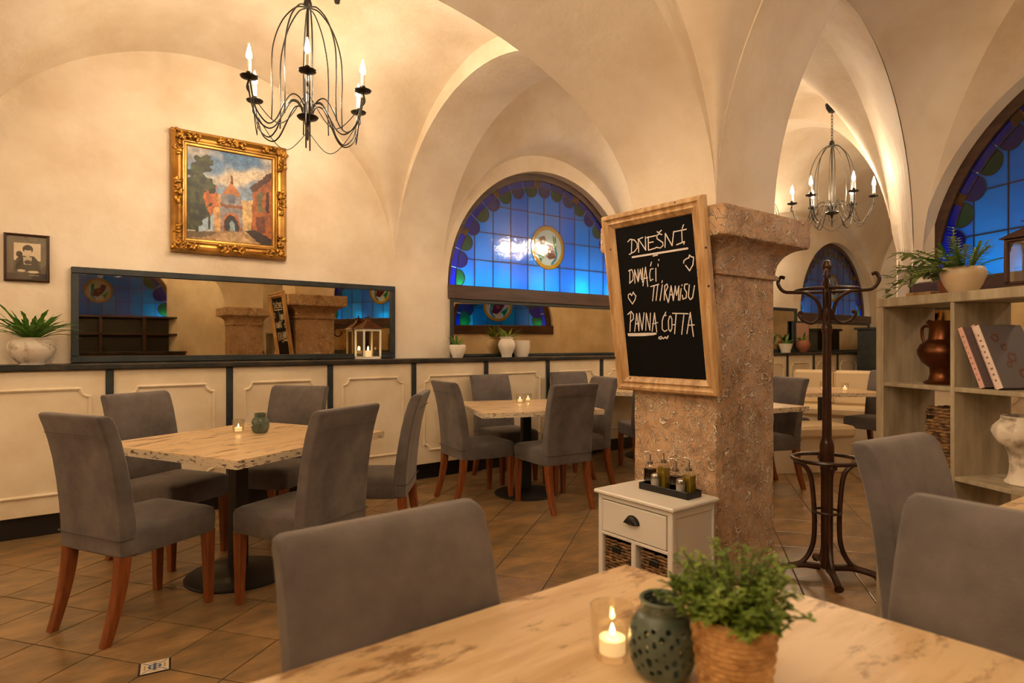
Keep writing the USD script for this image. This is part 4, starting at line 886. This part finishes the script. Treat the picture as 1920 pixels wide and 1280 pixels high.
def lantern(label, loc, rot, w, h, body, roof, cand=True, arched=False):
    t = thing('lantern', label, 'lantern', loc, rot); b = w / 2
    part(t, 'base', cat(bx(-b - .008, b + .008, -b - .008, b + .008, 0, .014), bx(-b, b, -b, b, .014, .024)), body)
    for sx in (-1, 1):
        for sy in (-1, 1): part(t, 'post', bx(sx * b - .008, sx * b + .008, sy * b - .008, sy * b + .008, .02, h * .66), body)
    part(t, 'top_rail', cat(bx(-b - .008, b + .008, -b - .008, -b + .008, h * .63, h * .68), bx(-b - .008, b + .008, b - .008, b + .008, h * .63, h * .68), bx(-b - .008, -b + .008, -b, b, h * .63, h * .68), bx(b - .008, b + .008, -b, b, h * .63, h * .68)), body)
    for k in range(4):
        part(t, 'pane', move(bx(-b + .008, b - .008, -b - .0015, -b + .0015, .024, h * .63, .0005), rz=k * math.pi / 2), GLASSY, smooth=False)
        if arched:
            aa = np.linspace(0, np.pi, 11); part(t, 'arch_tracery', move(tube(np.c_[(b - .01) * np.cos(aa), np.full(11, -b), h * .5 + .05 * np.sin(aa)], .003, 5), rz=k * math.pi / 2), body)
    sq = lambda r, z: np.array([(r, r, z), (-r, r, z), (-r, -r, z), (r, -r, z)])
    part(t, 'roof', loft([sq(b + .018, h * .68), sq(b + .016, h * .695), sq(b * .55, h * .80), sq(b * .3, h * .84), sq(b * .26, h * .88)]), roof, smooth=False)
    part(t, 'finial', cat(lathe([(0, h * .86), (.006, h * .87), (.006, h * .92), (.018, h * .93), (.02, h * .94), (.006, h * .95), (.006, h * .985), (0, h)], 14), bx(-.035, .035, -.004, .004, h * .925, h * .94)), BLACKIRON)
    if cand:
        part(t, 'candle', lathe([(0, .024), (.028, .024), (.028, .075), (.024, .078), (0, .072)], 24), WAXGLOW); part(t, 'flame', lathe([(0, .076), (.006, .084), (.007, .094), (.004, .108), (0, .118)], 12), FLAME)
    return t
lantern('dark iron lantern with arched panes at the right end on top of the shelving unit', onshelf(.60, .12, SH), FS.deg() + 8, .105, .27, DARKRUST := plain('rust_iron', srgb(66, 40, 28), .5, .4), DARKRUST, cand=False, arched=True)

# ------------------------------------------------------------------ things on the long wall and its ledge
LZ = 1.135
def wallmirror(label, fr, x0, x1, z0, z1, fw=.045, tilt=0.0):
    t = thing('wall_mirror', label, 'mirror', fr.p((x0 + x1) / 2, -.02, z0), fr.deg() + tilt); w2, hh_ = (x1 - x0) / 2, z1 - z0
    part(t, 'mirror_glass', bx(-w2 + fw * .6, w2 - fw * .6, -.004, .004, fw * .6, hh_ - fw * .6, .001), MIRROR, smooth=False)
    part(t, 'frame', cat(bx(-w2, w2, -.022, .014, 0, fw), bx(-w2, w2, -.022, .014, hh_ - fw, hh_), bx(-w2, -w2 + fw, -.022, .014, fw, hh_ - fw), bx(w2 - fw, w2, -.022, .014, fw, hh_ - fw)), TRIMGREEN, smooth=20)
    return t
wallmirror('long low mirror in a dark frame standing on the ledge under the gilt painting', F_LEFT, .128, 2.605, 1.140, 1.812, tilt=0)
wallmirror('low mirror under the nearer arched stained-glass window', F_LEFT, 3.22, 5.86, 1.140, 1.722, .03)
wallmirror('narrow upright mirror on the far wall between pillar and coat stand', F_LEFT, 8.55, 9.92, 1.140, 1.86, .05)
wallmirror('distant mirror under the far arched window behind the coat stand', F_LEFT, 10.15, 12.62, 1.140, 1.655, .03)
wallmirror('mirror under the right stained-glass window, seen through the shelving unit', F_RIGHT, .08, 2.6, 1.140, 1.575, .03)

def pictureframe(t, w2, h2, prof, m, sm=25):
    for (ax_, az_), (bx_, bz_), (nx_, nz_) in (((-w2, h2), (w2, h2), (0, -1)), ((w2, h2), (w2, -h2), (-1, 0)), ((w2, -h2), (-w2, -h2), (0, 1)), ((-w2, -h2), (-w2, h2), (1, 0))):
        d = np.sign([bx_ - ax_, bz_ - az_])
        part(t, 'frame_rail', loft([np.array([(ax_ + (nx_ + d[0]) * s, y, az_ + (nz_ + d[1]) * s) for s, y in prof]), np.array([(bx_ + (nx_ - d[0]) * s, y, bz_ + (nz_ - d[1]) * s) for s, y in prof])]), m, smooth=sm)
def canvas(w2, h2, y, fn, n=150, dz=0.0):
    gx_, gz_ = np.linspace(0, 1, n), np.linspace(0, 1, n); GX_, GZ_ = np.meshgrid(gx_, gz_, indexing='ij')
    V_ = np.c_[((GX_ - .5) * 2 * w2).ravel(), np.full(n * n, y), ((.5 - GZ_) * 2 * h2).ravel()]
    return tm(V_, grid_faces(n, n)), fn(GX_, GZ_).reshape(-1, 3)
def inpoly(X, Y, P):
    P = np.asarray(P, float); ins_ = np.zeros(X.shape, bool); j = len(P) - 1
    for i_ in range(len(P)):
        (xi, yi), (xj, yj) = P[i_], P[j]
        c = ((yi > Y) != (yj > Y)) & (X < (xj - xi) * (Y - yi) / (yj - yi + 1e-12) + xi); ins_ ^= c; j = i_
    return ins_
def paint_street(X, Y):
    nz = lambda s, k=0: meshkit.fbm(np.stack([X * s, Y * s, np.full_like(X, k)], -1), 4, k)
    C = np.array(srgb(88, 128, 170)) * (1 - Y[..., None] * .6) + np.array(srgb(176, 186, 190)) * (Y[..., None] * .9)
    cl_ = np.clip((nz(3.2, 3) + .35 * np.exp(-((Y - .30 + .25 * (X - .5)) / .09) ** 2) - .52) * 4, 0, 1)[..., None]; C = C * (1 - cl_) + np.array(srgb(214, 200, 180)) * cl_
    jx, jy = (nz(16, 5) - .5) * .03 + (nz(55, 7) - .5) * .025, (nz(16, 6) - .5) * .03 + (nz(55, 9) - .5) * .025; x, y = X + jx, Y + jy
    def put(P, c, k=.25, s=18):
        nonlocal C
        m_ = inpoly(x, y, P); v_ = (1 + k * (nz(s, 8) - .5) * 2)[..., None]; C = np.where(m_[..., None], np.array(srgb(*c)) * v_, C)
    put([(.62, .52), (.78, .50), (.80, .95), (.62, .92)], (212, 182, 134)); put([(.30, .50), (.42, .46), (.42, .9), (.30, .9)], (208, 164, 110))
    put([(.38, .47), (.62, .47), (.64, .92), (.37, .92)], (150, 146, 150)); put([(.40, .47), (.44, .40), (.50, .35), (.57, .40), (.61, .47)], (198, 132, 76)); put([(.49, .36), (.495, .25), (.52, .25), (.53, .36)], (128, 78, 46))
    put([(.37, .58), (.64, .58), (.64, .61), (.37, .61)], (150, 96, 60)); put([(.46, .50), (.48, .46), (.53, .46), (.55, .50), (.55, .56), (.46, .56)], (112, 120, 140))
    put([(.40, .93), (.40, .76), (.44, .69), (.50, .67), (.57, .69), (.61, .76), (.61, .93)], (190, 120, 70)); put([(.42, .93), (.42, .77), (.46, .72), (.50, .70), (.55, .72), (.59, .77), (.59, .93)], (60, 58, 66)); put([(.48, .9), (.48, .78), (.51, .76), (.54, .78), (.54, .9)], (150, 170, 180))
    put([(.0, 1), (.0, .93), (.38, .88), (.62, .88), (1, 1.0), (1, 1.05)], (176, 144, 108)); put([(.30, 1.02), (.42, .89), (.60, .89), (.86, 1.02)], (196, 166, 130)); put([(0, .92), (.36, .90), (.2, .97), (0, 1)], (120, 100, 70))
    put([(.76, .40), (1, .18), (1.05, 1.05), (.9, .97), (.74, .88)], (176, 108, 52)); put([(.72, .36), (1.02, .12), (1.02, .2), (.76, .42)], (96, 56, 36)); put([(.82, .42), (.88, .38), (.88, .62), (.82, .63)], (110, 112, 84)); put([(.92, .40), (.96, .38), (.96, .62), (.92, .62)], (76, 48, 36)); put([(.80, .70), (.90, .66), (.92, .86), (.80, .86)], (122, 70, 50)); put([(.66, .86), (.8, .84), (1.05, .95), (1.05, 1.06), (.86, 1.0)], (64, 48, 44))
    tr_ = ((X - .10) ** 2 / .05 + (Y - .52) ** 2 / .11 + (nz(9, 11) - .5) * 1.1) < .72; tr_ |= ((X - .16) ** 2 / .022 + (Y - .18) ** 2 / .016 + (nz(13, 12) - .5) * 1.5) < .62; tr_ |= (X < .12) & (Y > .55) & (Y < .9); tr_ |= (np.abs(X - .25) < .012) & (Y > .5) & (Y < .88) | (np.abs(X - .11) < .018) & (Y > .2) & (Y < .92)
    g_ = np.clip((nz(17, 13) - .35) * 2.4, 0, 1)[..., None]; C = np.where(tr_[..., None], (np.array(srgb(20, 30, 18)) * (1 - g_) + np.array(srgb(88, 94, 44)) * g_) * (.5 + nz(70, 41))[..., None], C)
    og = ((X - .27) ** 2 / .012 + (Y - .55) ** 2 / .05 + (nz(15, 15) - .5) * 1.6) < .42; C = np.where(og[..., None], np.array(srgb(178, 104, 36)) * (.6 + nz(20, 16))[..., None], C)
    C = C * (.55 + .9 * nz(26, 31))[..., None] * (.75 + .5 * nz(60, 33))[..., None]
    return np.clip(C, 0, 1) ** 1.2 * .85
px0, px1, pz0, pz1 = .742, 1.600, 1.975, 2.915
t = thing('painting', 'oil painting of a street leading to a gate tower, in an ornate gilt frame', 'painting', ((px0 + px1) / 2, YW - .012, (pz0 + pz1) / 2))
w2, h2, fw = (px1 - px0) / 2, (pz1 - pz0) / 2, .115
prof = [(0, .010), (0, -.030), (.012, -.052), (.026, -.056), (.036, -.046), (.050, -.030), (.066, -.026), (.080, -.034), (.090, -.034), (.096, -.022), (.108, -.020), (fw, -.010), (fw, .010)]
pictureframe(t, w2, h2, prof, GOLD)
orn = []
g = np.random.default_rng(21)
def scroll(x_, z_, ang, n, sp):
    for k in range(n):
        a = g.uniform(-1, 1) * sp; b = g.uniform(-.028, .028); r_ = g.uniform(.008, .016)
        m_ = trimesh.creation.icosphere(1, r_); m_.apply_scale((1.5, .7, .9)); orn.append(move(m_, (x_ + a * math.cos(ang) - b * math.sin(ang), -.046 - .010 * g.random(), z_ + a * math.sin(ang) + b * math.cos(ang)), ry=g.uniform(0, 3)))
oo = []
for sx, sz in ((-1, -1), (1, -1), (1, 1), (-1, 1)):
    orn = []; scroll(sx * (w2 - .045), sz * (h2 - .045), 0, 16, .04); scroll(sx * (w2 - .045), sz * (h2 - .13), math.pi / 2, 14, .07); scroll(sx * (w2 - .13), sz * (h2 - .045), 0, 14, .07); part(t, 'corner_ornament', cat(orn), GOLDDARK, smooth=60)
for x_, z_, an in ((0, h2 - .045, 0), (0, -h2 + .045, 0), (-w2 + .045, 0, math.pi / 2), (w2 - .045, 0, math.pi / 2)):
    orn = []; scroll(x_, z_, an, 30, .095); part(t, 'centre_ornament', cat(orn), GOLDDARK, smooth=60)
m_, c_ = canvas(w2 - fw + .004, h2 - fw + .004, -.006, paint_street, 190); part(t, 'canvas', m_, PRINT, smooth=True, col=c_, label='painted street scene')
def paint_bw(X, Y):
    gv = lambda v: np.array(srgb(v, v * .95, v * .88))
    C = np.broadcast_to(gv(126), X.shape + (3,)).copy() * (1 - .25 * Y[..., None])
    e = lambda cx, cy, rx, ry: ((X - cx) / rx) ** 2 + ((Y - cy) / ry) ** 2 < 1
    def put(m, v):
        nonlocal C; C = np.where(m[..., None], gv(v), C)
    put((X > .18) & (X < .84) & (Y > .16) & (Y < .86), 236); put((X > .18) & (X < .84) & (Y > .56) & (Y < .86), 96)
    put(inpoly(X, Y, [(.22, .80), (.24, .52), (.38, .45), (.66, .45), (.78, .56), (.82, .80)]), 62); put(e(.52, .30, .13, .10), 40); put(e(.31, .42, .08, .07), 52); put(e(.52, .37, .09, .115), 226); put(e(.52, .28, .10, .05), 44)
    put(inpoly(X, Y, [(.40, .48), (.62, .48), (.60, .66), (.42, .66)]), 212); put(e(.52, .60, .09, .05), 70); put(e(.36, .80, .10, .03), 225); put(e(.66, .82, .14, .03), 225); put((Y > .86), 74)
    put((np.abs(X - .5) < .30) & (np.abs(Y - .90) < .015) & (X > .55), 140)
    return C
t = thing('framed_photograph', 'small black-and-white photograph in a dark frame at the left edge', 'picture', (-.113, YW - .010, 1.853))
pictureframe(t, .122, .160, [(0, .008), (0, -.012), (.006, -.018), (.014, -.014), (.016, -.006), (.016, .008)], BENTWOOD)
m_, c_ = canvas(.108, .146, -.004, paint_bw, 110); part(t, 'print', m_, PRINT, smooth=True, col=c_, label='black-and-white portrait of a person at a desk')
part(t, 'cover_glass', bx(-.107, .107, -.0065, -.0055, -.145, .145, .0002), GLASSY, smooth=False)

# fern on the ledge
fp = np.array([-.085, YW - .155, LZ])
t = thing('potted_fern', 'green fern in a pale relief-patterned pot on the ledge at the left edge', 'potted plant', fp)
part(t, 'pot', lathe([(0, 0), (.07, 0), (.072, .01), (.085, .025), (.115, .06), (.132, .10), (.130, .135), (.11, .158), (.098, .165), (.103, .175), (.098, .178), (.09, .168), (0, .155)], 44, fn=lambda th, j: 1 + .02 * np.sin(7 * th + j * 1.3) * ((j > 3) & (j < 8))), CERAMIC, smooth=50)
g = np.random.default_rng(17)
for k in range(90):
    a = g.uniform(0, 2 * math.pi); el = g.uniform(.45, 1.5); L = g.uniform(.22, .36) * (1.0 if el < 1 else .75)
    if math.sin(a) > .3: L *= .55
    V_, F_ = [], []; n = 8; w_ = g.uniform(.010, .016); dr_ = g.uniform(.15, .55)
    for i in range(n + 1):
        s = i / n; hx = L * s * math.cos(el) * (1 + .1 * s); z = .165 + L * s * math.sin(el) - dr_ * L * s ** 2.4 * .8; ww = w_ * math.sin(math.pi * min(.12 + .86 * s, 1)) ** .6 * (1 + .22 * (-1) ** i)
        cx_, cy_ = hx * math.cos(a) + .03 * math.cos(a), hx * math.sin(a) + .03 * math.sin(a)
        V_ += [(cx_ - ww * math.sin(a), cy_ + ww * math.cos(a), z + ww * .3), (cx_, cy_, z), (cx_ + ww * math.sin(a), cy_ - ww * math.cos(a), z + ww * .3)]
    for i in range(n):
        b = i * 3; F_ += [(b, b + 3, b + 4), (b, b + 4, b + 1), (b + 1, b + 4, b + 5), (b + 1, b + 5, b + 2)]
    V_ = np.array(V_); V_[:, 1] = np.minimum(V_[:, 1], .148); part(t, 'leaf', tm(V_, F_), LEAF, smooth=True)
lp = ony(690, 676, YW - .13)
lantern('white wooden lantern with copper roof and burning candle on the ledge by the long mirror', (lp[0], lp[1], LZ), 4, .16, .40, WHITEPAINT, COPPER)
def pot(label, loc, prof, m, plant=0, leafm=LEAF, name='ledge_pot', seed=1, hgt=.14):
    t = thing(name, label, 'potted plant' if plant else 'vase', loc); g = np.random.default_rng(seed)
    part(t, 'pot', lathe(prof, 36), m, smooth=50); zt = prof[-1][1]
    for k in range(plant):
        a = g.uniform(0, 6.28); el = g.uniform(.6, 1.5); L = hgt * g.uniform(.6, 1.1); part(t, 'leaf', orient(leaf(L, L * .09, .4, .25, 5), a, el, (.02 * math.cos(a), .02 * math.sin(a), zt - .01)), leafm, smooth=True)
def ledge(u, off=.13): q = ony(u, 668, YW - off); return (q[0], q[1], LZ)
pv = [(0, 0), (.05, 0), (.055, .01), (.07, .05), (.082, .09), (.08, .12), (.072, .13), (.066, .12), (0, .11)]
pot('small white pot with green plant at the left end of the arched-window mirror', ledge(858), pv, WHITECER, 14, LEAF, seed=2)
pot('white baluster vase with green plant before the mirror below the arched window', ledge(950), [(0, 0), (.055, 0), (.055, .012), (.062, .04), (.085, .09), (.092, .13), (.08, .165), (.062, .19), (.075, .21), (.07, .212), (.055, .19), (0, .18)], WHITECER, 18, LEAF2, seed=4, hgt=.17)
pot('square-shouldered white pot standing right beside the white baluster vase', ledge(977, .10), [(0, 0), (.07, 0), (.08, .03), (.095, .09), (.095, .17), (.085, .175), (0, .165)], WHITECER, 0)
pot('distant white pot with a green plant in front of the narrow mirror', ledge(1473), [(0, 0), (.07, 0), (.08, .05), (.11, .14), (.10, .145), (0, .12)], WHITECER, 12, LEAF, seed=6, hgt=.2)
pot('distant brown terracotta pot with a green plant beside the coat stand', ledge(1506, .19), [(0, 0), (.05, 0), (.09, .06), (.11, .12), (.09, .18), (.06, .20), (0, .18)], TERRA, 10, LEAF, seed=8, hgt=.2)
t = thing('small_picture', 'small pinkish framed picture on the far wall beside the coat stand', 'picture', (10.02, YW - .06, 1.45))
part(t, 'frame', bx(-.30, .22, -.015, .015, -.17, .2), TRIMGREEN); part(t, 'print', bx(-.2, .2, -.018, -.014, -.14, .17), plain('faded_print', srgb(190, 150, 130), .6)); part(t, 'foot', bx(-.28, .2, .0, .04, -.315, -.16), TRIMGREEN)

# ------------------------------------------------------------------ far furniture
t = thing('green_cupboard', 'narrow dark green cupboard at the far wall behind the coat stand', 'cupboard', (11.75, YW - .62, 0))
part(t, 'body', bx(-.42, .42, -.25, .25, 0, 1.52), TRIMGREEN); part(t, 'top_board', bx(-.46, .46, -.29, .29, 1.52, 1.56), TRIMGREEN); part(t, 'door', bx(-.39, -.005, -.265, -.248, .1, 1.46), TRIMGREEN); part(t, 'door', bx(.005, .39, -.265, -.248, .1, 1.46), TRIMGREEN)
def banquette(label, x, y, rot, L, hb=.92):
    t = thing('banquette', label, 'bench', (x, y, 0), rot)
    part(t, 'seat', bx(0, .50, -L / 2, L / 2, .34, .46, .03), CREAM); part(t, 'plinth', bx(.04, .46, -L / 2 + .04, L / 2 - .04, 0, .34), PANELPAINT)
    if hb:
        n_ = max(1, int(L / .45))
        for k in range(n_): part(t, 'back_cushion', move(bx(-.06, .06, -L / 2 + L / n_ * k + .006, -L / 2 + L / n_ * (k + 1) - .006, .46, hb, .035), (.02, 0, 0)), CREAM)
banquette('cream upholstered banquette with a panelled back behind the far table', 8.55, 3.75, 200, 1.5)
banquette('low cream bench in front of the far table, left of the coat stand pole', 6.0, 3.0, 60, .9, 0)

def backbar(label, x, L):
    t = thing('back_bar', label, 'cabinet', (x, YB + .30, 0)); m = BENTWOOD
    part(t, 'counter', bx(-L / 2, L / 2, -.28, .28, 0, 1.08), m); part(t, 'top_board', bx(-L / 2 - .03, L / 2 + .03, -.28, .32, 1.08, 1.12), LEDGEMAT)
    part(t, 'back_panel', bx(-L / 2, L / 2, -.28, -.24, 1.12, 1.82), PLASTICB)
    n_ = int(L / .7)
    for k in range(n_ + 1): part(t, 'upright', bx(-L / 2 + k * L / n_ - .03, -L / 2 + k * L / n_ + .03, -.27, .02, 1.12, 1.82), m)
    for z in (1.46, 1.82): part(t, 'shelf_board', bx(-L / 2, L / 2, -.27, .02, z, z + .035), m)
backbar('dark wooden bar shelving below the blue windows, seen only in the long mirror', .85, 4.6)
